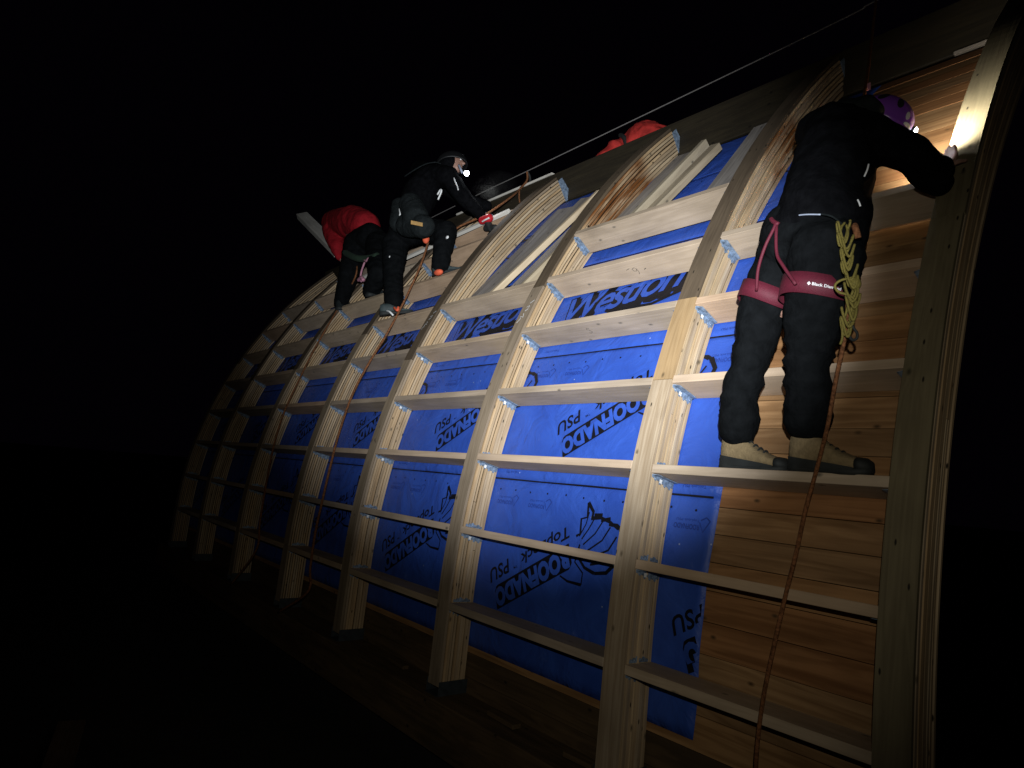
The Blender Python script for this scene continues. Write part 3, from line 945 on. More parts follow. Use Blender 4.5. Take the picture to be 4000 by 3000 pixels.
rope("rope", "brown rope running down along the fifth rib from the middle climber",
     [(-3.1451, 0.6200, 1.8914), (-3.1526, 0.6200, 1.8647), (-3.1227, 0.5600, 1.6641), (-3.1532, 0.4700, 1.3552), (-3.1490, 0.3348, 1.0251), (-3.1790, 0.2154, 0.7501), (-3.2120, 0.1184, 0.4844), (-3.1780, 0.0246, 0.1650), (-3.1340, -0.0375, -0.1140), (-3.1080, -0.0835, -0.4093), (-3.1110, -0.1055, -0.6420), (-3.1000, -0.1159, -0.9074), (-3.0660, -0.1259, -1.0702), (-3.46, -0.175, -1.30)], 0.0095, ROPE)
rope("rope", "orange brown rope stretched from the middle climber to the ridge anchor",
     [(-3.3218, 0.9800, 2.1372), (-3.2776, 1.0300, 2.2000), (-3.0771, 1.1800, 2.3184), (-3.0394, 1.4200, 2.5586), (-3.1125, 1.5500, 2.6868), (-3.1237, 1.6500, 2.8266), (-3.14, 1.655, 2.93)], 0.010, ROPE)
rope("rope_tail", "short loose rope end hanging below the ridge anchor", [(-3.0959, 1.6300, 2.7924), (-3.1813, 1.6200, 2.7523), (-3.1866, 1.6200, 2.6733), (-3.1684, 1.6200, 2.5960)], 0.008, ROPE)
rope("rope", "dark rope running down along the sixth rib from the red jacket climber",
     [(-4.6228, 0.6600, 1.9633), (-4.5734, 0.6300, 1.8234), (-4.9250, 0.6833, 1.6462), (-4.7540, 0.4870, 1.3188), (-4.6620, 0.3222, 0.9933), (-4.5930, 0.1797, 0.6521), (-4.5720, 0.0732, 0.3336), (-4.4930, -0.0111, 0.0055), (-4.3770, -0.0770, -0.3737), (-4.3210, -0.1066, -0.6922), (-4.2940, -0.1166, -0.9364), (-4.66, -0.175, -1.30)], 0.009, ROPE)

# ------------------------------------------------------------------ people
def capsule(p0, r0, p1, r1, seg=14):
    p0, p1 = Vector(p0), Vector(p1)
    ax = p1 - p0; L_ = ax.length
    if L_ < 1e-6: return ellipsoid(p0, (r0, r0, r0))
    ax.normalize()
    u = Vector((0.3, 0.7, 0.2)); u = (u - ax * u.dot(ax)).normalized(); w_ = ax.cross(u)
    V, F = [], []
    rings = []
    for k in range(6):
        a = math.pi / 2 * (1 - k / 5.0)
        rings.append((-r0 * math.sin(a), r0 * math.cos(a)))
    for k in range(6):
        a = math.pi / 2 * k / 5.0
        rings.append((L_ + r1 * math.sin(a), r1 * math.cos(a)))
    for (h, r) in rings:
        r = max(r, 1e-4)
        for k in range(seg):
            t = 2 * math.pi * k / seg
            V.append(p0 + ax * h + (u * math.cos(t) + w_ * math.sin(t)) * r)
    for i in range(len(rings) - 1):
        for k in range(seg):
            F.append((i * seg + k, i * seg + (k + 1) % seg, (i + 1) * seg + (k + 1) % seg, (i + 1) * seg + k))
    F.append(tuple(range(seg - 1, -1, -1))); F.append(tuple((len(rings) - 1) * seg + k for k in range(seg)))
    return V, F, [(0, 0)] * len(V)


def fuse(shapes, voxel=0.012, smooth=8, wr=0.0, wscale=9.0, stretch=(1, 1, 1)):
    """fuse overlapping closed shapes into one continuous surface, with cloth folds"""
    V, F, _ = merge(*shapes)
    me = mesh_of("tmp", V, F)
    bm = bmesh.new(); bm.from_mesh(me); bmesh.ops.recalc_face_normals(bm, faces=bm.faces); bm.to_mesh(me); bm.free()
    o = bpy.data.objects.new("tmp", me); col.objects.link(o)
    m = o.modifiers.new("r", 'REMESH'); m.mode = 'VOXEL'; m.voxel_size = voxel
    if smooth:
        s_ = o.modifiers.new("s", 'SMOOTH'); s_.factor = 0.5; s_.iterations = smooth
    bpy.context.view_layer.update()
    me2 = bpy.data.meshes.new_from_object(o.evaluated_get(bpy.context.evaluated_depsgraph_get()))
    bpy.data.objects.remove(o); bpy.data.meshes.remove(me)
    Vn = [v_.co.copy() for v_ in me2.vertices]
    if wr:
        nr = [v_.normal.copy() for v_ in me2.vertices]
        out = []
        for p, n_ in zip(Vn, nr):
            q = Vector((p.x * stretch[0], p.y * stretch[1], p.z * stretch[2])) * wscale
            a = noise.noise(q + Vector((noise.noise(q * 0.6) * 1.2, 3.1, 0)))
            b_ = noise.noise(q * 2.3 + Vector((9, 1, 4)))
            out.append(p + n_ * wr * ((1 - abs(a) * 2.6) * 0.8 + 0.2 * b_))
        Vn = out
    Fn = [tuple(p.vertices) for p in me2.polygons]
    bpy.data.meshes.remove(me2)
    return Vn, Fn, None


def fused_part(name, shapes, mat, parent, **kw):
    v, f, _ = fuse(shapes, **kw)
    return part(name, v, f, mat, parent, None, True)


def band(c, axis, r, width, parent, name, mat, thick=0.004, squash=1.0, tilt=None):
    """webbing loop round a limb"""
    c = Vector(c); ax = Vector(axis).normalized()
    u = Vector((1, 0, 0)); u = (u - ax * u.dot(ax)).normalized(); w_ = ax.cross(u)
    V, F, n_ = [], [], 40
    for k in range(n_):
        t = 2 * math.pi * k / n_
        d = u * math.cos(t) + w_ * math.sin(t) * squash
        sag = 0.006 * math.sin(2 * t + 0.5)
        for (h, rr) in ((-width / 2, r), (-width / 2, r + thick), (width / 2, r + thick), (width / 2, r)):
            V.append(c + d * rr + ax * (h + sag))
    for k in range(n_):
        j = (k + 1) % n_
        for q in range(4):
            F.append((k * 4 + q, k * 4 + (q + 1) % 4, j * 4 + (q + 1) % 4, j * 4 + q))
    return part(name, V, F, mat, parent, [(0, 0)] * len(V), True)


def hand_shapes(wrist, knuckle, palm_n, curl=0.5, size=1.0, side=1):
    """palm and five bent fingers: wrist -> knuckle direction, palm normal, curl in radians per joint"""
    wrist, knuckle = Vector(wrist), Vector(knuckle)
    ax = (knuckle - wrist).normalized(); pn = Vector(palm_n); pn = (pn - ax * pn.dot(ax)).normalized()
    lat = ax.cross(pn) * side
    S = []
    L_ = 0.095 * size
    for k in (-1.5, -0.5, 0.5, 1.5):
        S.append(capsule(wrist + lat * k * 0.012 * size, 0.016 * size, wrist + ax * L_ + lat * k * 0.021 * size, 0.013 * size, 8))
    for k, fl in zip((-1.5, -0.5, 0.5, 1.5), (0.066, 0.082, 0.088, 0.076)):
        p = wrist + ax * L_ + lat * k * 0.021 * size
        d = ax.copy(); rad = 0.0105 * size
        for j, frac in enumerate((0.48, 0.30, 0.24)):
            d = (Matrix.Rotation(curl * (0.8 + 0.2 * j), 3, lat) @ d) if True else d
            q = p + d * fl * size * frac * 1.25
            S.append(capsule(p, rad, q, rad * 0.9, 8)); p = q; rad *= 0.92
    p = wrist + ax * 0.028 * size + lat * 0.026 * size
    d = (ax * 0.6 + lat * 0.75 + pn * 0.3).normalized()
    q = p + d * 0.045 * size
    S.append(capsule(p, 0.015 * size, q, 0.0115 * size, 8))
    d = (ax * 0.85 + lat * 0.3 + pn * 0.45).normalized()
    S.append(capsule(q, 0.0115 * size, q + d * 0.034 * size, 0.0095 * size, 8))
    return S


def loft_foot(heel, toe, up, length, width, tall, parent, upper, sole, name_u, name_s, toecap=None, ankle=0.11):
    """shoe lying from heel to toe: returns nothing, adds upper and sole parts"""
    heel, toe = Vector(heel), Vector(toe); up = Vector(up).normalized()
    ax = (toe - heel).normalized(); up = (up - ax * up.dot(ax)).normalized(); lat = up.cross(ax)
    def loft(sts, m, nm):
        V, F, seg = [], [], 16
        for (t, hw, z0, z1, rnd) in sts:
            c = heel + ax * (t * length)
            for k in range(seg):
                a = 2 * math.pi * k / seg
                ca, sa = math.cos(a), math.sin(a)
                x = hw * math.copysign(abs(ca) ** rnd, ca); z_ = (z0 + z1) / 2 + (z1 - z0) / 2 * math.copysign(abs(sa) ** rnd, sa)
                V.append(c + lat * x + up * z_)
        for i in range(len(sts) - 1):
            for k in range(seg):
                F.append((i * seg + k, i * seg + (k + 1) % seg, (i + 1) * seg + (k + 1) % seg, (i + 1) * seg + k))
        F.append(tuple(range(seg - 1, -1, -1))); F.append(tuple((len(sts) - 1) * seg + k for k in range(seg)))
        return part(nm, V, F, m, parent, [(0, 0)] * len(V), True)
    w_ = width / 2
    u = loft([(0.0, w_ * 0.35, 0.03, tall * 0.62, 0.8), (0.04, w_ * 0.66, 0.02, tall * 0.95, 0.8), (0.16, w_ * 0.76, 0.02, tall, 0.8), (0.34, w_ * 0.76, 0.02, tall * 0.97, 0.8),
              (0.46, w_ * 0.80, 0.02, tall * 0.76, 0.8), (0.60, w_ * 0.88, 0.02, tall * 0.58, 0.8), (0.76, w_ * 0.94, 0.02, tall * 0.45, 0.8), (0.90, w_ * 0.84, 0.02, tall * 0.38, 0.8), (0.97, w_ * 0.55, 0.025, tall * 0.30, 0.8)], upper, name_u)
    so = loft([(-0.02, w_ * 0.35, 0.0, 0.03, 0.5), (0.01, w_ * 0.72, 0.0, 0.036, 0.45), (0.12, w_ * 0.82, 0.0, 0.036, 0.45), (0.3, w_ * 0.80, 0.004, 0.032, 0.45), (0.48, w_ * 0.86, 0.004, 0.028, 0.45),
               (0.7, w_ * 1.02, 0.0, 0.028, 0.45), (0.86, w_ * 0.98, 0.0, 0.026, 0.45), (0.96, w_ * 0.72, 0.003, 0.028, 0.5), (1.01, w_ * 0.38, 0.008, 0.028, 0.5)], sole, name_s)
    if toecap:
        loft([(0.86, w_ * 0.90, 0.012, tall * 0.42, 0.8), (0.93, w_ * 0.84, 0.012, tall * 0.40, 0.8), (0.99, w_ * 0.60, 0.016, tall * 0.33, 0.8), (1.015, w_ * 0.3, 0.02, tall * 0.24, 0.8)], toecap, "toe_cap")
    return u, so, ax, up, lat


def helmet(c, up, fwd, r, parent, mat, name="helmet"):
    """shell with a rim, ridge and side vents"""
    c = Vector(c); up = Vector(up).normalized(); fwd = Vector(fwd); fwd = (fwd - up * fwd.dot(up)).normalized(); lat = up.cross(fwd)
    V, F, seg, rings = [], [], 32, 12
    for sh in (1.0, 0.94):
        for i in range(rings + 1):
            p = (math.pi * 0.56) * i / rings
            for k in range(seg):
                a = 2 * math.pi * k / seg
                fl = 1.12 if math.cos(a) > 0 else 1.22
                bul = 1 + 0.03 * math.cos(3 * a) * math.sin(p)
                rim = 1.0 + (0.06 if (i == rings and sh == 1.0) else 0)
                V.append(c + (fwd * math.cos(a) * fl + lat * math.sin(a) * 0.95) * r * sh * math.sin(p) * bul * rim + up * (r * sh * 1.0 * math.cos(p)))
    for q in (0, 1):
        o = q * (rings + 1) * seg
        for i in range(rings):
            for k in range(seg):
                f_ = (o + i * seg + k, o + (i + 1) * seg + k, o + (i + 1) * seg + (k + 1) % seg, o + i * seg + (k + 1) % seg)
                F.append(f_ if q == 0 else f_[::-1])
    o2 = (rings + 1) * seg
    for k in range(seg):
        a = rings * seg + k; b_ = rings * seg + (k + 1) % seg
        F.append((a, a + o2, b_ + o2, b_))
    h = part(name, V, F, mat, parent, [(0, 0)] * len(V), True)

    def patch(az, pol, sa, sp, m, nm, lift=1.012):
        V, F = [(0, 0, 0)], []
        def pt(a, p):
            fl = 1.12 if math.cos(a) > 0 else 1.22
            bul = 1 + 0.03 * math.cos(3 * a) * math.sin(p)
            return c + (fwd * math.cos(a) * fl + lat * math.sin(a) * 0.95) * r * lift * math.sin(p) * bul + up * (r * lift * math.cos(p))
        V = [pt(az, pol)]
        for ring in (0.5, 1.0):
            for k in range(16):
                t = 2 * math.pi * k / 16
                V.append(pt(az + sa * ring * math.cos(t), pol + sp * ring * math.sin(t)))
        F = [(0, 1 + k, 1 + (k + 1) % 16) for k in range(16)] + [(1 + k, 17 + k, 17 + (k + 1) % 16, 1 + (k + 1) % 16) for k in range(16)]
        return part(nm, V, F, m, h, [(0, 0)] * len(V), True)
    return h, patch, (c, up, fwd, lat)


def head_shapes(c, up, fwd, r=0.088):
    c = Vector(c); up = Vector(up).normalized(); fwd = Vector(fwd); fwd = (fwd - up * fwd.dot(up)).normalized(); lat = up.cross(fwd)
    R_ = Matrix((lat, fwd, up)).transposed()
    S = [ellipsoid(c, (r * 0.86, r * 1.06, r * 1.15), R_), ellipsoid(c - up * r * 0.62 + fwd * r * 0.32, (r * 0.58, r * 0.62, r * 0.62), R_)]
    S.append(capsule(c + fwd * r * 1.0 + up * r * 0.05, 0.009, c + fwd * r * 1.2 - up * r * 0.28, 0.014))     # nose
    for s_ in (-1, 1):
        S.append(ellipsoid(c + lat * s_ * r * 0.88 - up * r * 0.12, (0.010, 0.018, 0.028), R_, 10, 8))            # ears
        S.append(ellipsoid(c + lat * s_ * r * 0.4 + fwd * r * 0.86 + up * r * 0.12, (0.020, 0.012, 0.008), R_, 10, 8))  # brow
    S.append(ellipsoid(c + fwd * r * 0.92 - up * r * 0.62, (0.024, 0.010, 0.007), R_, 10, 8))                       # lips
    return S


def face_parts(c, up, fwd, parent, r=0.088):
    c = Vector(c); up = Vector(up).normalized(); fwd = Vector(fwd); fwd = (fwd - up * fwd.dot(up)).normalized(); lat = up.cross(fwd)
    for s_ in (-1, 1):
        v, f, uv = ellipsoid(c + lat * s_ * r * 0.38 + fwd * r * 0.93 - up * r * 0.02, (0.010, 0.010, 0.007), None, 10, 8)
        part("eye", v, f, REFL, parent, uv, True)


def lamp_on(c, fwd, up, parent):
    """head torch: strap box and lit lens"""
    c = Vector(c); fwd = Vector(fwd).normalized(); up = Vector(up); up = (up - fwd * up.dot(fwd)).normalized(); lat = up.cross(fwd)
    v, f, uv = bevel_box((-0.026, -0.018, -0.016), (0.026, 0.012, 0.016), 0.005)
    hl = part("head_lamp", [c + lat * q[0] + fwd * q[1] + up * q[2] for q in v], f, RUBBER, parent, uv)
    V, F = [], []
    for (h, r) in ((0.0125, 0.023), (0.019, 0.020), (0.023, 0.010)):
        for k in range(14):
            t = 2 * math.pi * k / 14
            V.append(c + fwd * h + lat * r * math.cos(t) + up * r * math.sin(t))
    for i in range(2):
        for k in range(14): F.append((i * 14 + k, i * 14 + (k + 1) % 14, (i + 1) * 14 + (k + 1) % 14, (i + 1) * 14 + k))
    F.append(tuple(28 + k for k in range(14)))
    part("lens", V, F, LENS, hl, [(0, 0)] * len(V), True)


# ---- climber with the purple helmet, standing sideways on the blocking at right
pa = thing("person", "person in black with purple helmet and maroon harness standing on the blocking", "person", surf(0.6, 0.02, 0.06))
hipC = Vector((0.6774, 0.0200, 0.8854))
hipL = Vector((0.5687, 0.0600, 0.8599)); hipR = Vector((0.7556, -0.0300, 0.7904))
kneeL = Vector((0.4392, 0.0300, 0.4600)); kneeR = Vector((0.7055, -0.0400, 0.4103))
ankL = Vector((0.3823, 0.0550, 0.1295)); ankR = Vector((0.6903, 0.0400, 0.1546))
waist = Vector((0.7061, 0.0400, 1.0099)); chest = Vector((0.7111, 0.1200, 1.2217)); upb = Vector((0.6792, 0.1700, 1.3587))
shR = Vector((0.8212, 0.1600, 1.2778)); shL = Vector((0.5807, 0.2500, 1.4267))
neck = Vector((0.7308, 0.3000, 1.4504)); headA = Vector((0.7788, 0.3600, 1.4466))
elbR = Vector((0.9491, 0.2000, 1.1892)); wriR = Vector((0.9794, 0.3500, 1.1604))
elbL = Vector((0.66, 0.38, 1.12)); wriL = Vector((0.60, 0.42, 1.02))
hupA = Vector((0.50, 0.16, 0.86)); hfwA = Vector((0.80, 0.30, -0.52))
handA = Vector((0.9919, 0.4300, 1.2249))
body = [capsule(hipC, 0.12, waist, 0.115), capsule(waist, 0.115, chest, 0.125), capsule(chest, 0.12, upb, 0.09), capsule(upb, 0.07, neck, 0.055), capsule(neck, 0.05, headA, 0.05),
        capsule(hipL, 0.085, kneeL, 0.055), capsule(kneeL, 0.055, ankL, 0.04), capsule(hipR, 0.085, kneeR, 0.055), capsule(kneeR, 0.055, ankR, 0.04),
        capsule(chest, 0.08, shR, 0.06), capsule(shR, 0.05, elbR, 0.04), capsule(elbR, 0.04, wriR, 0.028), capsule(chest, 0.08, shL, 0.06), capsule(shL, 0.05, elbL, 0.04), capsule(elbL, 0.04, wriL, 0.028)]
body += head_shapes(headA, hupA, hfwA, 0.082)
body += hand_shapes(wriR + (handA - wriR) * 0.1, handA, (0.35, 0.9, 0.0), 0.35, 0.9, -1) + hand_shapes(wriL, wriL + Vector((0.0, 0.06, -0.08)), (0, 1, 0), 0.3, 1.0, -1)
fused_part("body", body, SKIN, pa, voxel=0.007, smooth=4)
tro = [capsule(hipC + Vector((-0.04, 0, 0.01)), 0.145, hipC + Vector((0.05, 0, 0.0)), 0.14), capsule(hipC, 0.14, waist - (waist - hipC) * 0.35, 0.13),
       capsule(hipL, 0.115, Vector((0.4796, 0.0500, 0.6605)), 0.095), capsule(Vector((0.4796, 0.0500, 0.6605)), 0.095, kneeL, 0.070), capsule(kneeL, 0.070, Vector((0.3902, 0.0400, 0.2854)), 0.071), capsule(Vector((0.3902, 0.0400, 0.2854)), 0.071, ankL + Vector((0, 0, 0.045)), 0.074),
       capsule(hipR, 0.128, Vector((0.7347, -0.0400, 0.6025)), 0.108), capsule(Vector((0.7347, -0.0400, 0.6025)), 0.108, kneeR, 0.079), capsule(kneeR, 0.079, Vector((0.6888, -0.0000, 0.2696)), 0.076), capsule(Vector((0.6888, -0.0000, 0.2696)), 0.076, Vector((0.6779, 0.0300, 0.2043)), 0.079)]
fused_part("trousers", tro, BLACKP, pa, voxel=0.009, smooth=5, wr=0.012, wscale=6.5, stretch=(0.7, 0.7, 1.9))
jac = [capsule(Vector((0.6936, 0.0200, 0.9384)), 0.15, Vector((0.7271, 0.0200, 0.9480)), 0.152), capsule(Vector((0.7080, 0.0200, 0.9428)), 0.152, waist, 0.150), capsule(waist, 0.148, chest, 0.150), capsule(chest, 0.150, upb, 0.115),
       capsule(upb, 0.112, shR, 0.088), capsule(upb, 0.11, shL, 0.095), capsule(upb, 0.09, neck, 0.07),
       capsule(shR, 0.084, elbR, 0.068), capsule(elbR, 0.067, Vector((0.9779, 0.3100, 1.1543)), 0.062), capsule(Vector((0.9779, 0.3100, 1.1543)), 0.062, wriR + (handA - wriR) * 0.45, 0.044), capsule(Vector((0.9679, 0.2900, 1.1421)), 0.055, Vector((0.9889, 0.3400, 1.1217)), 0.046), capsule(shL, 0.09, elbL, 0.07), capsule(elbL, 0.07, wriL, 0.045)]
fused_part("jacket", jac, BLACKC, pa, voxel=0.010, smooth=5, wr=0.010, wscale=6.5, stretch=(1.0, 1.0, 1.6))
# hem seam and pocket edges that catch the light
v, f, uv = tube([(0.6062, -0.0600, 0.9449), (0.6884, -0.1180, 0.9214), (0.7765, -0.1420, 0.8968), (0.8277, -0.1360, 0.8764), (0.8620, -0.1150, 0.8390)], 0.0035, 6)
part("waist_strap", v, f, GREYC, pa, uv, True)
v, f, uv = tube([(0.6798, -0.1200, 0.9220), (0.7395, -0.1420, 0.9044), (0.7933, -0.1480, 0.8887)], 0.0028, 6)
part("zip_edge", v, f, BLUESTRAP, pa, uv, True)
for pts in ([(0.8995, -0.0300, 1.0833), (0.8977, -0.0350, 1.0622), (0.8900, -0.0400, 1.0365)], [(0.8893, -0.0850, 0.9375), (0.8946, -0.0850, 0.9251), (0.8968, -0.0800, 0.9133)]):
    v, f, uv = tube(pts, 0.0032, 6)
    part('zip_puller', v, f, REFL, pa, uv, True)
hoodv = [capsule(Vector((0.6943, 0.2200, 1.4481)), 0.062, Vector((0.7788, 0.2200, 1.4329)), 0.060)]
fused_part("collar", hoodv, GREYC, pa, voxel=0.010, smooth=4, wr=0.006, wscale=14)
# boots
for (hx, tx, y_, nm) in ((0.302, 0.600, 0.060, "left"), (0.598, 0.905, 0.042, "right")):
    h_ = Vector((hx + 0.008, 0, 0)); 
    hp = surf(hx + 0.012, 0.0205, 0.062 if nm == "left" else 0.048); tp = surf(tx - 0.008, 0.0205, 0.066 if nm == "left" else 0.045)
    L_ = (tp - hp).length * 0.985
    u, so, ax, up, lat = loft_foot(hp, tp, (0, -0.08, 1), L_, 0.104, 0.150 if nm == "right" else 0.142, pa, SUEDE, RUBBER, "boot", "boot_sole", RUBBER)
    # rubber rand rising over the heel, laces
    V, F = [], []
    for i, t in enumerate(np.linspace(0.0, 0.86, 16)):
        hi_ = 0.040 * (1 - t) ** 0.8 + 0.020
        wd = 0.052 * (0.60 + 0.30 * min(1, t * 3)) * (1.0 if t < 0.7 else 1.02) * (0.75 if t == 0 else 1.0)
        for s_ in (-1, 1):
            for h2 in (0.02, hi_):
                V.append(hp + ax * (t * L_) + lat * s_ * (wd + 0.0035) + up * h2)
    for i in range(15):
        for s_ in (0, 2):
            a = i * 4 + s_
            F.append((a, a + 4, a + 5, a + 1))
    part("boot_rand", V, F, RUBBER, u, [(0, 0)] * len(V), True)
    for k in range(5):
        t = 0.36 + 0.075 * k
        hh = 0.150 * (0.92 - 0.26 * (k / 4.0) ** 0.8) * (0.93 - 0.15 * k / 4)
        v, f, uv = tube([hp + ax * t * L_ + lat * -0.026 + up * (hh - 0.012), hp + ax * (t + 0.01) * L_ + up * (hh + 0.004), hp + ax * t * L_ + lat * 0.026 + up * (hh - 0.012)], 0.0038, 6)
        part("lace", v, f, RUBBER, u, uv, True)
# harness
thL = (kneeL - hipL).normalized(); thR = (kneeR - hipR).normalized()
cL = Vector((0.4873, 0.0500, 0.6885)); cR = Vector((0.7316, -0.0400, 0.6500))
band(cL, thL, 0.107, 0.068, pa, "leg_loop", MAROON, 0.004)
lr = band(cR, thR, 0.121, 0.075, pa, "leg_loop", MAROON, 0.004)
for pts in ([(0.5942, -0.1100, 0.9280), (0.6149, -0.1300, 0.8989), (0.5849, -0.1400, 0.8242), (0.5471, -0.1200, 0.7487), (0.5216, -0.0850, 0.6778)],
            [(0.6109, -0.1100, 0.9179), (0.6226, -0.1350, 0.8759), (0.6366, -0.1500, 0.7812), (0.6725, -0.1650, 0.7224), (0.7286, -0.1800, 0.6435)]):
    v, f, uv = tube(pts, 0.0062, 6)
    part("riser_strap", v, f, MAROON, pa, uv, True)
v, f, uv = tube([(0.5856, -0.1100, 0.9372), (0.6023, -0.1200, 0.9189), (0.6240, -0.1250, 0.9021)], 0.009, 6)
part("strap_knot", v, f, MAROON, pa, uv, True)
# printed name on the leg loop
tm = fit_text("Black Diamond", 0.098, 0.0105, offset=0.02)
axb = thR; 
V = []
rad = 0.121 + 0.0049
u0 = Vector((1, 0, 0)); u0 = (u0 - axb * u0.dot(axb)).normalized(); w0 = axb.cross(u0)
dirc = (Vector((0.7710, -0.1600, 0.6089)) - cR); a0 = math.atan2(dirc.dot(w0), dirc.dot(u0))
sgn = 1.0 if (u0 * -math.sin(a0) + w0 * math.cos(a0)).x > 0 else -1.0
for (a, b_) in tm[0]:
    t = a0 + sgn * a / rad
    V.append(cR + (u0 * math.cos(t) + w0 * math.sin(t)) * rad + axb * (-b_ + 0.008 + 0.006 * math.sin(2 * t + 0.5)))
part("printed_name", V, tm[1], WHITE, lr, [(0, 0)] * len(V))
dm = []
for (a, b_) in ((-0.012, 0.0), (-0.006, -0.007), (0.0, 0.0), (-0.006, 0.007)):
    t = a0 + sgn * (a - 0.004) / rad
    dm.append(cR + (u0 * math.cos(t) + w0 * math.sin(t)) * rad + axb * (b_ + 0.003 + 0.006 * math.sin(2 * t + 0.5)))
part("printed_diamond", dm, [(0, 1, 2, 3)], WHITE, lr, [(0, 0)] * 4)
# helmet and lamp
hm, patch, fr = helmet(headA + hupA.normalized() * 0.004, hupA, hfwA, 0.1, pa, PURPLE)
for az, pol, sa, sp, m, nm in ((1.1, 0.9, 0.16, 0.30, RUBBER, "vent"), (1.9, 0.85, 0.16, 0.30, RUBBER, "vent"), (-1.1, 0.9, 0.16, 0.30, RUBBER, "vent"), (-1.9, 0.85, 0.16, 0.30, RUBBER, "vent"), (-0.62, 1.28, 0.10, 0.17, REFL, "white_patch"), (0.62, 1.28, 0.10, 0.17, REFL, "white_patch"), (-0.45, 1.6, 0.2, 0.10, REFL, "white_patch")):
    patch(az, pol, sa, sp, m, nm)
lampA = Vector((0.8622, 0.4150, 1.3991))
lamp_on(lampA, (0.72, 0.45, -0.50), hupA, hm)
spot("purple_helmet_lamp", lampA + Vector((0.72, 0.45, -0.50)).normalized() * 0.036, (0.95, 0.66, 1.40), 52, 124, 0.9, (1.0, 0.97, 0.86), 0.006)

# yellow cord, chain-knotted, hanging from the harness
def cord_loops():
    base = [Vector(p) for p in ((0.8680, -0.1350, 0.8313), (0.8797, -0.1650, 0.7793), (0.9020, -0.1750, 0.7320), (0.9026, -0.1850, 0.6814), (0.9255, -0.1900, 0.6244), (0.9223, -0.1950, 0.5729), (0.9334, -0.1900, 0.5429), (0.9111, -0.1850, 0.5010), (0.9063, -0.1800, 0.4606))]
    pts = []
    n_ = 90
    for i in range(n_):
        t = i / (n_ - 1) * (len(base) - 1); k = min(int(t), len(base) - 2); p = base[k].lerp(base[k + 1], t - k)
        amp = 0.020 + 0.012 * noise.noise(Vector((i * 0.21, 0, 0)))
        a = i * 0.78
        pts.append(p + Vector((math.cos(a) * amp, math.sin(a * 1.0) * amp * 0.55, math.sin(a * 2 + 0.6) * 0.030 + 0.02 * noise.noise(Vector((0, i * 0.33, 2))))))
    return pts


cord = thing("cord_bundle", "chain-knotted yellow cord bundle hanging at the climber's right hip", "cord", (0.9081, -0.1800, 0.4520))
v, f, uv = tube(cord_loops(), 0.0043, 6, sub=5)
part("knotted_cord", v, f, CORD, cord, uv, True)
for pts in ([(0.8688, -0.1300, 0.8462), (0.8667, -0.1500, 0.8225), (0.8721, -0.1650, 0.7810), (0.8915, -0.1750, 0.7578), (0.8962, -0.1650, 0.7888), (0.8835, -0.1500, 0.8292)],
            [(0.9254, -0.1900, 0.6287), (0.8935, -0.2000, 0.6232), (0.8772, -0.2050, 0.6076), (0.8885, -0.2050, 0.5843), (0.9215, -0.2000, 0.5676), (0.9365, -0.1900, 0.5467), (0.9336, -0.1850, 0.4980), (0.9138, -0.1800, 0.4891)],
            [(0.9193, -0.1950, 0.5649), (0.9082, -0.1900, 0.5171), (0.8951, -0.1850, 0.4861), (0.8898, -0.1750, 0.4382), (0.8813, -0.1700, 0.4189)],
            [(0.9284, -0.1900, 0.5563), (0.9213, -0.1900, 0.5069), (0.9161, -0.1850, 0.4919)]):
    v, f, uv = tube(pts, 0.0043, 6)
    part("cord_loop", v, f, CORD, cord, uv, True)
v, f, uv = tube([(0.9170, -0.1800, 0.4929), (0.9248, -0.1750, 0.4678), (0.9341, -0.1700, 0.4495), (0.9328, -0.1700, 0.4330), (0.9201, -0.1700, 0.4293), (0.9085, -0.1700, 0.4439)], 0.005, 6)
part("hook", v, f, RUBBER, cord, uv, True)
v, f, uv = tube([(0.8967, -0.1200, 0.8336), (0.9083, -0.1300, 0.8054), (0.9114, -0.1250, 0.7840)], 0.011, 8)
part("belay_device", v, f, ROPE, cord, uv, True)
v, f, uv = ellipsoid((0.9324, -0.1850, 0.6075), (0.018, 0.018, 0.022), None, 14, 10)
part("knot", v, f, CORD, cord, uv, True)

# ---- climber in black with the lit head torch, middle of the roof
pb = thing("person", "person in black with lit head torch bending over the ribs", "person", surf(-3.3, 1.28, 0.05))
hipB = Vector((-3.5506, 0.6200, 2.0936)); chB = Vector((-3.5235, 0.7200, 2.5112)); upB = Vector((-3.5035, 0.7800, 2.6680))
nkB = Vector((-3.3923, 0.8600, 2.7532)); hdB = Vector((-3.3179, 0.9000, 2.7830))
h1 = Vector((-3.6718, 0.5800, 1.9840)); k1 = Vector((-3.4912, 0.5000, 1.5942)); a1 = Vector((-3.3455, 0.4600, 1.3013))
h2 = Vector((-3.5139, 0.6800, 2.1033)); k2 = Vector((-3.0274, 0.7200, 1.9888)); a2 = Vector((-2.9676, 0.6600, 1.6267))
shB = Vector((-3.2125, 0.8000, 2.5868)); elB = Vector((-3.0902, 0.9200, 2.3826)); wrB = Vector((-3.0102, 1.0600, 2.2525)); hnB = Vector((-2.9871, 1.1500, 2.1916))
shB2 = Vector((-3.9794, 0.9200, 2.9327)); elB2 = Vector((-3.35, 1.12, 2.50)); wrB2 = Vector((-3.2, 1.25, 2.45))
upv, fwv = Vector((-0.35, 0.12, 0.93)), Vector((0.80, 0.42, -0.38))
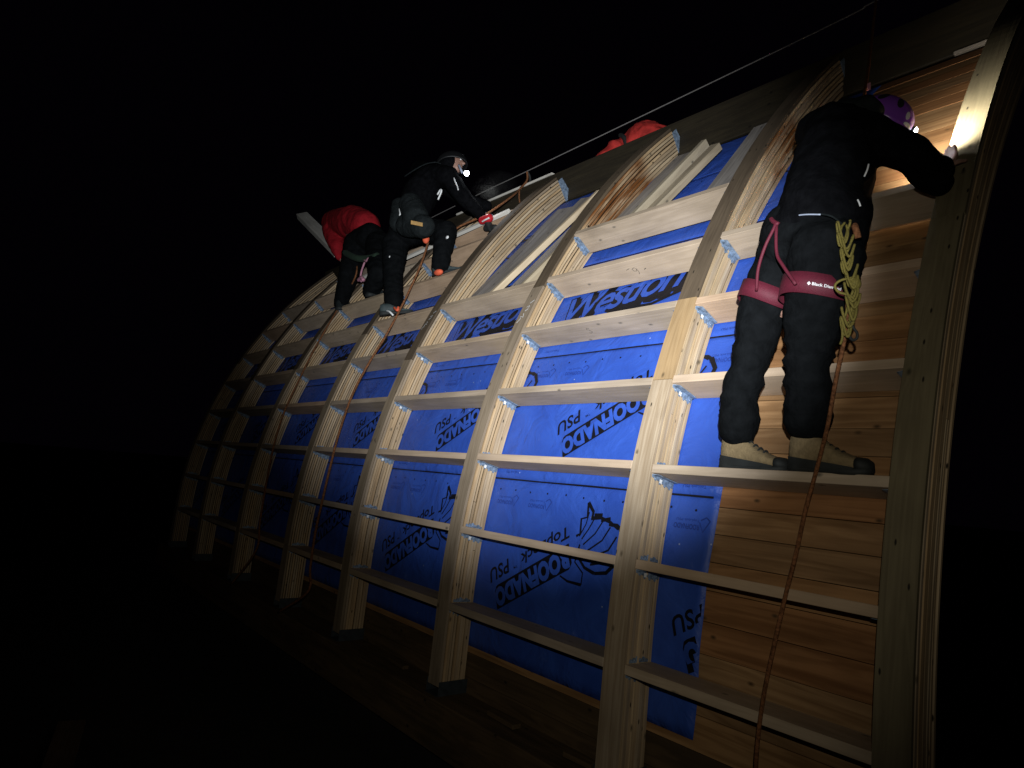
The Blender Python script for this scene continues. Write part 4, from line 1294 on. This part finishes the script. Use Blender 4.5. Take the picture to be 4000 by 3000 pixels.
bodyB = [capsule(hipB, 0.12, chB, 0.125), capsule(chB, 0.12, upB, 0.09), capsule(upB, 0.06, nkB, 0.05), capsule(nkB, 0.05, hdB, 0.05), capsule(h1, 0.085, k1, 0.055), capsule(k1, 0.05, a1, 0.038),
         capsule(h2, 0.085, k2, 0.055), capsule(k2, 0.05, a2, 0.038), capsule(upB, 0.07, shB, 0.055), capsule(shB, 0.048, elB, 0.038), capsule(elB, 0.038, wrB, 0.027), capsule(upB, 0.07, shB2, 0.055), capsule(shB2, 0.048, elB2, 0.038), capsule(elB2, 0.038, wrB2, 0.027)]
bodyB += head_shapes(hdB, upv, fwv, 0.09)
fused_part("body", bodyB, SKIN, pb, voxel=0.009, smooth=4)
face_parts(hdB, upv, fwv, pb, 0.09)
trB = [capsule(hipB + Vector((-0.05, 0, 0)), 0.145, hipB + Vector((0.06, 0.02, 0)), 0.145), capsule(h1, 0.125, k1, 0.088), capsule(k1, 0.09, a1 + Vector((0, 0, 0.05)), 0.082), capsule(h2, 0.125, k2, 0.098), capsule(k2, 0.098, a2 + Vector((0, 0, 0.03)), 0.078)]
fused_part("trousers", trB, BLACKP, pb, voxel=0.012, smooth=6, wr=0.007, wscale=9, stretch=(0.8, 0.8, 1.8))
jaB = [capsule(hipB + Vector((0, 0, 0.08)), 0.15, chB, 0.165), capsule(chB, 0.165, upB, 0.125), capsule(upB, 0.12, shB, 0.095), capsule(upB, 0.12, shB2, 0.095), capsule(upB, 0.085, nkB, 0.065),
       capsule(shB, 0.088, elB, 0.072), capsule(elB, 0.070, wrB, 0.050), capsule(shB2, 0.085, elB2, 0.07), capsule(elB2, 0.07, wrB2, 0.05)]
fused_part("jacket", jaB, BLACKC, pb, voxel=0.012, smooth=6, wr=0.007, wscale=9)
hmB, patB, frB = helmet(hdB - upv.normalized() * 0.012 - fwv.normalized() * 0.012, upv, fwv, 0.126, pb, HELMB)
fused_part('hood', [capsule(nkB, 0.078, hdB - fwv.normalized() * 0.035 - upv.normalized() * 0.03, 0.098)], BLACKC, pb, voxel=0.010, smooth=4)
for az, pol, sa, sp in ((-0.55, 0.35, 0.1, 0.05), (-0.25, 0.95, 0.04, 0.22)):
    patB(az, pol, sa, sp, REFL, "reflective_patch")
lampB = Vector((-3.1110, 0.9250, 2.6360))
lamp_on(lampB, (0.72, -0.30, -0.45), upv, hmB)
spot("middle_climber_lamp", lampB + Vector((0.022, 0.02, -0.02)), (-2.8754, 1.2000, 2.2460), 9, 85, 0.8, (0.95, 0.97, 1.0), 0.008)
v, f, uv = tube([(-3.0579, 0.8000, 2.6500), (-3.0005, 0.7900, 2.5867), (-2.9848, 0.8000, 2.5515)], 0.011, 6)
part("helmet_strap", v, f, BLUESTRAP, pb, uv, True)
v, f, uv = tube([(-3.1242, 0.8000, 2.5599), (-3.0840, 0.7900, 2.5074), (-3.0468, 0.8000, 2.4439), (-3.0237, 0.8000, 2.4032)], 0.006, 6)
part("chin_strap", v, f, REFL, pb, uv, True)
for pts, r_ in (([(-3.0364, 0.6000, 2.2947), (-2.9972, 0.6000, 2.3261), (-2.9773, 0.6000, 2.3063), (-3.0185, 0.6000, 2.2425)], 0.008), ([(-3.4248, 0.4500, 2.2181), (-3.3799, 0.4400, 2.1546), (-3.3857, 0.4400, 2.1392)], 0.008)):
    v, f, uv = tube(pts, r_, 6)
    part("reflective_strip", v, f, REFL, pb, uv, True)
v, f, uv = tube([(-3.4928, 0.5000, 2.5635), (-3.3856, 0.5200, 2.5927), (-3.2804, 0.5800, 2.6462), (-3.2052, 0.6400, 2.6643), (-3.1711, 0.6800, 2.6536)], 0.006, 6)
part("shoulder_strap", v, f, GREYC, pb, uv, True)
# tool pouch at the back of the belt
fused_part("tool_pouch", [capsule((-3.2369, 0.4600, 2.2076), 0.105, (-3.0836, 0.4400, 2.0436), 0.11), capsule((-3.2462, 0.4500, 2.0168), 0.10, (-2.9706, 0.4600, 1.9417), 0.10), capsule((-3.5295, 0.5000, 2.2994), 0.07, (-3.4513, 0.4800, 2.1004), 0.09)], GREYC, pb, voxel=0.012, smooth=4, wr=0.006, wscale=12)
c_ = Vector((-2.8704, 0.3350, 1.9053)); ux = RIGHT * 0.97 - DOWN * -0.2; ux.normalize(); uz = -DOWN
v, f, uv = bevel_box((-0.050, -0.003, -0.016), (0.050, 0.003, 0.016), 0.002)
ny = ux.cross(uz)
part("leather_patch", [c_ + ux * q[0] + ny * q[1] + uz * q[2] for q in v], f, TANP, pb, uv)
v, f, uv = ellipsoid((-3.0650, 0.5500, 1.8784), (0.03, 0.03, 0.04), None, 14, 10)
part("belay_device", v, f, ORANGE, pb, uv, True)
v, f, uv = ellipsoid((-2.8034, 0.6000, 1.8500), (0.02, 0.008, 0.014), None, 14, 10)
part("knee_badge", v, f, REFL, pb, uv, True)
v, f, uv = ellipsoid((-3.5184, 0.4600, 1.7815), (0.011, 0.011, 0.016), None, 12, 8)
part("reflective_dot", v, f, REFL, pb, uv, True)
# shoes, seen from behind and below
loft_foot(surf(-3.385, 1.275, 0.0) + Vector((0, -0.07, 0.0)), surf(-3.24, 1.275, 0.0) + Vector((0.02, 0.19, 0.06)), (0, -0.2, 1), 0.285, 0.102, 0.105, pb, SHOE, RUBBER, "shoe", "shoe_sole")
v, f, uv = tube([(-3.3581, 0.4000, 1.2478), (-3.2610, 0.3850, 1.2196), (-3.2176, 0.4000, 1.1855)], 0.009, 6)
part("shoe_stripe", v, f, REFL, pb, uv, True)
v, f, uv = tube([(-3.1868, 0.3850, 1.2454), (-3.1183, 0.3800, 1.2123), (-3.1251, 0.3900, 1.2422)], 0.012, 6)
part("orange_tongue", v, f, ORANGE, pb, uv, True)
loft_foot(surf(-2.99, 1.69, 0.0) + Vector((0, -0.02, 0.0)), surf(-2.93, 1.69, 0.0) + Vector((0.02, 0.24, 0.09)), (0, -0.2, 1), 0.28, 0.10, 0.10, pb, SHOE, RUBBER, "shoe", "shoe_sole")
v, f, uv = ellipsoid((-2.8177, 0.5600, 1.5361), (0.055, 0.03, 0.026), None, 14, 10)
part("orange_sock", v, f, ORANGE, pb, uv, True)
# gloved hand gripping the red-backed tool
fused_part("glove", hand_shapes(wrB, hnB, (0.1, 0.6, -0.8), 0.55, 1.15, 1), RUBBER, pb, voxel=0.007, smooth=2)
tl = thing("power_tool", "small red and black power tool in the black gloved hand", "tool", (-2.8563, 1.0200, 2.1523))
fused_part("grip", [capsule((-2.8329, 1.0200, 2.1226), 0.030, (-2.8010, 1.0400, 2.0616), 0.030), capsule((-2.8726, 1.0400, 2.0859), 0.03, (-2.7413, 1.0400, 2.0592), 0.026)], RUBBER, tl, voxel=0.008, smooth=3)
fused_part("red_shell", [capsule((-2.8896, 1.0000, 2.1447), 0.036, (-2.8052, 1.0100, 2.1506), 0.040)], plain("red_plastic", (0.55, 0.02, 0.03), rough=0.4, var=0.1), tl, voxel=0.007, smooth=3)
v, f, uv = tube([(-2.8343, 0.9600, 2.1088), (-2.7768, 0.9560, 2.1121), (-2.7339, 0.9620, 2.1197)], 0.007, 6)
part("white_mark", v, f, REFL, tl, uv, True)

# ---- climber in the red jacket, bent away from us
pc = thing("person", "person in red jacket and dark trousers bent double behind the middle climber", "person", surf(-5.08, 1.72, 0.02))
hpC = Vector((-4.6955, 0.7800, 2.3263)); chC = Vector((-5.6120, 0.8800, 2.7639)); upC = Vector((-6.0178, 0.9200, 2.8698)); hdC = Vector((-6.6406, 1.1200, 2.9592))
c1h = Vector((-4.8853, 0.7400, 2.2839)); c1k = Vector((-4.7162, 0.6200, 1.8717)); c1a = Vector((-4.8676, 0.6400, 1.5906))
c2h = Vector((-4.4618, 0.8000, 2.2087)); c2k = Vector((-4.0307, 0.6200, 1.7604)); c2a = Vector((-4.2257, 0.6600, 1.6333))
csh = Vector((-5.8265, 0.8400, 2.6827)); cel = Vector((-5.5808, 0.8200, 2.4278)); cwr = Vector((-5.4525, 0.8800, 2.1822))
csh2 = Vector((-6.0, 1.15, 2.62)); cel2 = Vector((-6.1, 1.25, 2.35)); cwr2 = Vector((-5.95, 1.2, 2.2))
fused_part("body", [capsule(hpC, 0.12, chC, 0.125), capsule(chC, 0.12, upC, 0.1), capsule(upC, 0.06, hdC, 0.05), capsule(c1h, 0.085, c1k, 0.055), capsule(c1k, 0.05, c1a, 0.038), capsule(c2h, 0.085, c2k, 0.055), capsule(c2k, 0.05, c2a, 0.038),
                    capsule(upC, 0.06, csh, 0.055), capsule(csh, 0.05, cel, 0.038), capsule(cel, 0.038, cwr, 0.027), capsule(upC, 0.06, csh2, 0.055), capsule(csh2, 0.05, cel2, 0.038), capsule(cel2, 0.038, cwr2, 0.027)] + head_shapes(hdC, (-0.5, 0.5, -0.2), (-0.3, 0.5, -0.8)) + hand_shapes(cwr, cwr + Vector((0.03, 0.05, -0.08)), (0, 1, 0), 0.4) + hand_shapes(cwr2, cwr2 + Vector((0.03, 0.05, -0.08)), (0, 1, 0), 0.4), SKIN, pc, voxel=0.010, smooth=4)
fused_part("jacket", [capsule((-4.8242, 0.8000, 2.4941), 0.165, (-5.2672, 0.8400, 2.6756), 0.185), capsule((-5.2628, 0.8400, 2.6590), 0.19, upC, 0.150), capsule(upC, 0.145, csh, 0.125), capsule(csh, 0.12, cel, 0.085), capsule(cel, 0.085, (-5.5206, 0.8400, 2.3102), 0.055), capsule(upC, 0.12, csh2, 0.10), capsule(csh2, 0.1, cel2, 0.07), capsule(cel2, 0.07, cwr2, 0.05)], REDC, pc, voxel=0.014, smooth=6, wr=0.010, wscale=7)
fused_part("trousers", [capsule(hpC + Vector((-0.10, 0, 0.0)), 0.155, hpC + Vector((0.06, 0, 0)), 0.15), capsule(c1h, 0.14, c1k, 0.105), capsule(c1k, 0.105, c1a + Vector((0, 0, 0.02)), 0.075), capsule(c2h, 0.14, c2k, 0.10), capsule(c2k, 0.10, c2a, 0.085)], BLACKP, pc, voxel=0.014, smooth=6, wr=0.008, wscale=8)
helmet(hdC + Vector((-0.02, 0.02, 0.0)), (-0.5, 0.5, -0.2), (-0.3, 0.5, -0.8), 0.115, pc, HELMB)
v, f, uv = tube([(-4.7631, 0.5600, 2.1192), (-4.4586, 0.5600, 1.9923), (-4.3030, 0.6000, 1.9665), (-4.0932, 0.6200, 1.9562)], 0.035, 8)
part("harness_band", v, f, GREENC, pc, uv, True)
for (hl, tl_) in ((c1a + Vector((0.03, -0.05, -0.09)), c1a + Vector((-0.02, 0.22, -0.04))), (c2a + Vector((0.05, -0.06, -0.085)), c2a + Vector((0.0, 0.21, -0.03)))):
    loft_foot(hl, tl_, (0, -0.2, 1), 0.29, 0.11, 0.13, pc, GREYC, RUBBER, "boot", "boot_sole")
for pts, r_, m in (([(-4.3960, 0.6000, 1.9989), (-4.2535, 0.5800, 1.9242), (-4.2025, 0.5800, 1.9407), (-4.1846, 0.6000, 1.8894)], 0.012, PINK), ([(-4.3666, 0.6200, 1.9522), (-4.3739, 0.6000, 1.8450), (-4.3760, 0.6000, 1.7642), (-4.3450, 0.6000, 1.7319)], 0.010, PINK), ([(-4.4203, 0.6000, 1.7585), (-4.3130, 0.5800, 1.7613), (-4.2590, 0.5800, 1.7251)], 0.02, PINK)):
    v, f, uv = tube(pts, r_, 6)
    part("harness_strap", v, f, m, pc, uv, True)

# ---- person beyond the ridge in the glowing orange-red jacket
pd = thing("person", "person in bright orange red jacket crouching beyond the ridge beam", "person", (-2.3, 2.25, 2.55))
OFD = Vector((0.26, 0.0, -0.09))
dh = Vector((-2.02, 2.35, 2.92)) + OFD; dc = Vector((-2.36, 2.22, 3.16)) + OFD; dn = Vector((-2.58, 2.16, 3.10)) + OFD; dhd = Vector((-2.60, 2.38, 3.02)) + OFD
ds1 = Vector((-2.55, 2.02, 3.10)) + OFD; de1 = Vector((-2.70, 1.95, 2.96)) + OFD; dw1 = Vector((-2.90, 1.80, 2.85)) + OFD; ds2 = Vector((-2.40, 2.42, 3.08)); de2 = Vector((-2.6, 2.5, 2.9)); dw2 = Vector((-2.8, 2.3, 2.75))
dk1 = Vector((-2.25, 2.1, 2.72)); da1 = Vector((-2.0, 2.25, 2.5)); dk2 = Vector((-2.15, 2.6, 2.70)); da2 = Vector((-1.9, 2.6, 2.5))
fused_part("body", [capsule(dh, 0.11, dc, 0.12), capsule(dc, 0.12, dn, 0.08), capsule(dn, 0.05, dhd, 0.05), capsule(dn, 0.06, ds1, 0.05), capsule(ds1, 0.05, de1, 0.038), capsule(de1, 0.036, dw1, 0.026), capsule(dn, 0.06, ds2, 0.05), capsule(ds2, 0.05, de2, 0.04), capsule(de2, 0.035, dw2, 0.026),
                    capsule(dh, 0.09, dk1, 0.06), capsule(dk1, 0.05, da1, 0.04), capsule(dh, 0.09, dk2, 0.06), capsule(dk2, 0.05, da2, 0.04)] + head_shapes(dhd, (-0.4, 0.3, 0.5), (-0.6, 0.3, -0.5)) + hand_shapes(dw1, dw1 + Vector((-0.09, -0.06, -0.04)), (0, 0, -1), 0.3) + hand_shapes(dw2, dw2 + Vector((-0.09, -0.02, -0.04)), (0, 0, -1), 0.3), SKIN, pd, voxel=0.010, smooth=4)
fused_part("jacket", [capsule(dh + Vector((0.05, 0, 0.04)), 0.16, dc, 0.21), capsule(dc, 0.20, dn, 0.145), capsule(dn, 0.12, ds1, 0.09), capsule(ds1, 0.09, de1, 0.07), capsule(de1, 0.068, dw1 + Vector((0.09, 0.05, 0.04)), 0.05), capsule(dn, 0.13, ds2, 0.11), capsule(ds2, 0.1, de2, 0.08), capsule(de2, 0.08, dw2, 0.055)], ORED, pd, voxel=0.013, smooth=5, wr=0.022, wscale=8)
for pts in ([(-2.28, 2.02, 3.27), (-2.20, 1.99, 3.2), (-2.16, 2.0, 3.08), (-2.15, 2.05, 2.95)], [(-2.16, 2.0, 3.1), (-2.02, 2.08, 3.10), (-1.9, 2.2, 3.05)]):
    v, f, uv = tube([Vector(q) + Vector((0.0, 0.03, -0.10)) for q in pts], 0.022, 8)
    part('harness_strap', v, f, RUBBER, pd, uv, True)
fused_part("trousers", [capsule(dh, 0.15, dk1, 0.10), capsule(dk1, 0.095, da1, 0.07), capsule(dh, 0.15, dk2, 0.10), capsule(dk2, 0.095, da2, 0.07)], BLACKP, pd, voxel=0.016, smooth=5, wr=0.008)
helmet(dhd, (-0.4, 0.3, 0.5), (-0.6, 0.3, -0.5), 0.115, pd, HELMB)
for q in (da1, da2): loft_foot(q + Vector((0.06, 0, -0.08)), q + Vector((-0.22, 0, -0.08)), (0, 0, 1), 0.28, 0.1, 0.12, pd, RUBBER, RUBBER, "boot", "boot_sole")
spot("far_side_lamp", (-3.15, 1.98, 2.86), (-2.45, 2.10, 3.05), 1.8, 75, 0.9, (1.0, 0.88, 0.8), 0.01)

# ---- breath hanging in the lamp light
v, f, uv = ellipsoid((-2.8112, 1.0500, 2.4702), (0.34, 0.16, 0.13), Matrix.Rotation(0.25, 3, 'Y'), 20, 12)
mist = bpy.data.materials.new("breath_mist"); mist.use_nodes = True
nt = mist.node_tree; nt.nodes.remove(nt.nodes["Principled BSDF"])
pv = N(nt, 'ShaderNodeVolumePrincipled'); pv.inputs['Color'].default_value = (0.9, 0.9, 0.85, 1); pv.inputs['Anisotropy'].default_value = 0.3
tcn = N(nt, 'ShaderNodeTexCoord'); nzn = N(nt, 'ShaderNodeTexNoise'); nzn.inputs['Scale'].default_value = 7.0; nzn.inputs['Detail'].default_value = 4
nt.links.new(tcn.outputs['Object'], nzn.inputs['Vector'])
mrn = N(nt, 'ShaderNodeMapRange'); mrn.inputs[1].default_value = 0.42; mrn.inputs[2].default_value = 0.75; mrn.inputs[4].default_value = 0.55
scl = N(nt, 'ShaderNodeVectorMath', operation='MULTIPLY'); scl.inputs[1].default_value = (1 / 0.33, 1 / 0.16, 1 / 0.15); nt.links.new(tcn.outputs['Object'], scl.inputs[0])
ln = N(nt, 'ShaderNodeVectorMath', operation='LENGTH'); nt.links.new(scl.outputs[0], ln.inputs[0])
fo = N(nt, 'ShaderNodeMapRange'); fo.inputs[1].default_value = 0.95; fo.inputs[2].default_value = 0.1; nt.links.new(ln.outputs['Value'], fo.inputs[0])
fm = N(nt, 'ShaderNodeMath', operation='MULTIPLY'); nt.links.new(fo.outputs[0], fm.inputs[0]); nt.links.new(mrn.outputs[0], fm.inputs[1])
nt.links.new(nzn.outputs['Fac'], mrn.inputs[0]); nt.links.new(fm.outputs[0], pv.inputs['Density'])
nt.links.new(pv.outputs[0], nt.nodes["Material Output"].inputs['Volume'])
tag(solo("breath_mist", v, f, mist, (-2.8112, 1.0500, 2.4702), uv, True), "faint breath mist drifting in front of the lit head torch", "mist", kind="stuff")

# ---- chalked scribbles on two ribs
for r, sq in ((2, 0.905), (3, 1.03)):
    mk = merge2(stroke([(0.0, 0.0), (0.02, 0.03), (0.012, 0.05), (0.04, 0.04), (0.03, 0.07)], 0.005), stroke([(0.03, 0.09), (0.05, 0.10), (0.055, 0.13), (0.03, 0.12)], 0.005), stroke([(0.045, 0.15), (0.075, 0.17)], 0.005))
    o = part("chalk_mark", [surf(RX[r] - 0.09 + a, sq + b_, -0.0022) for a, b_ in mk[0]], mk[1], WHITE, ribs[r], [(0, 0)] * len(mk[0]))
    o['kind'] = "stuff"
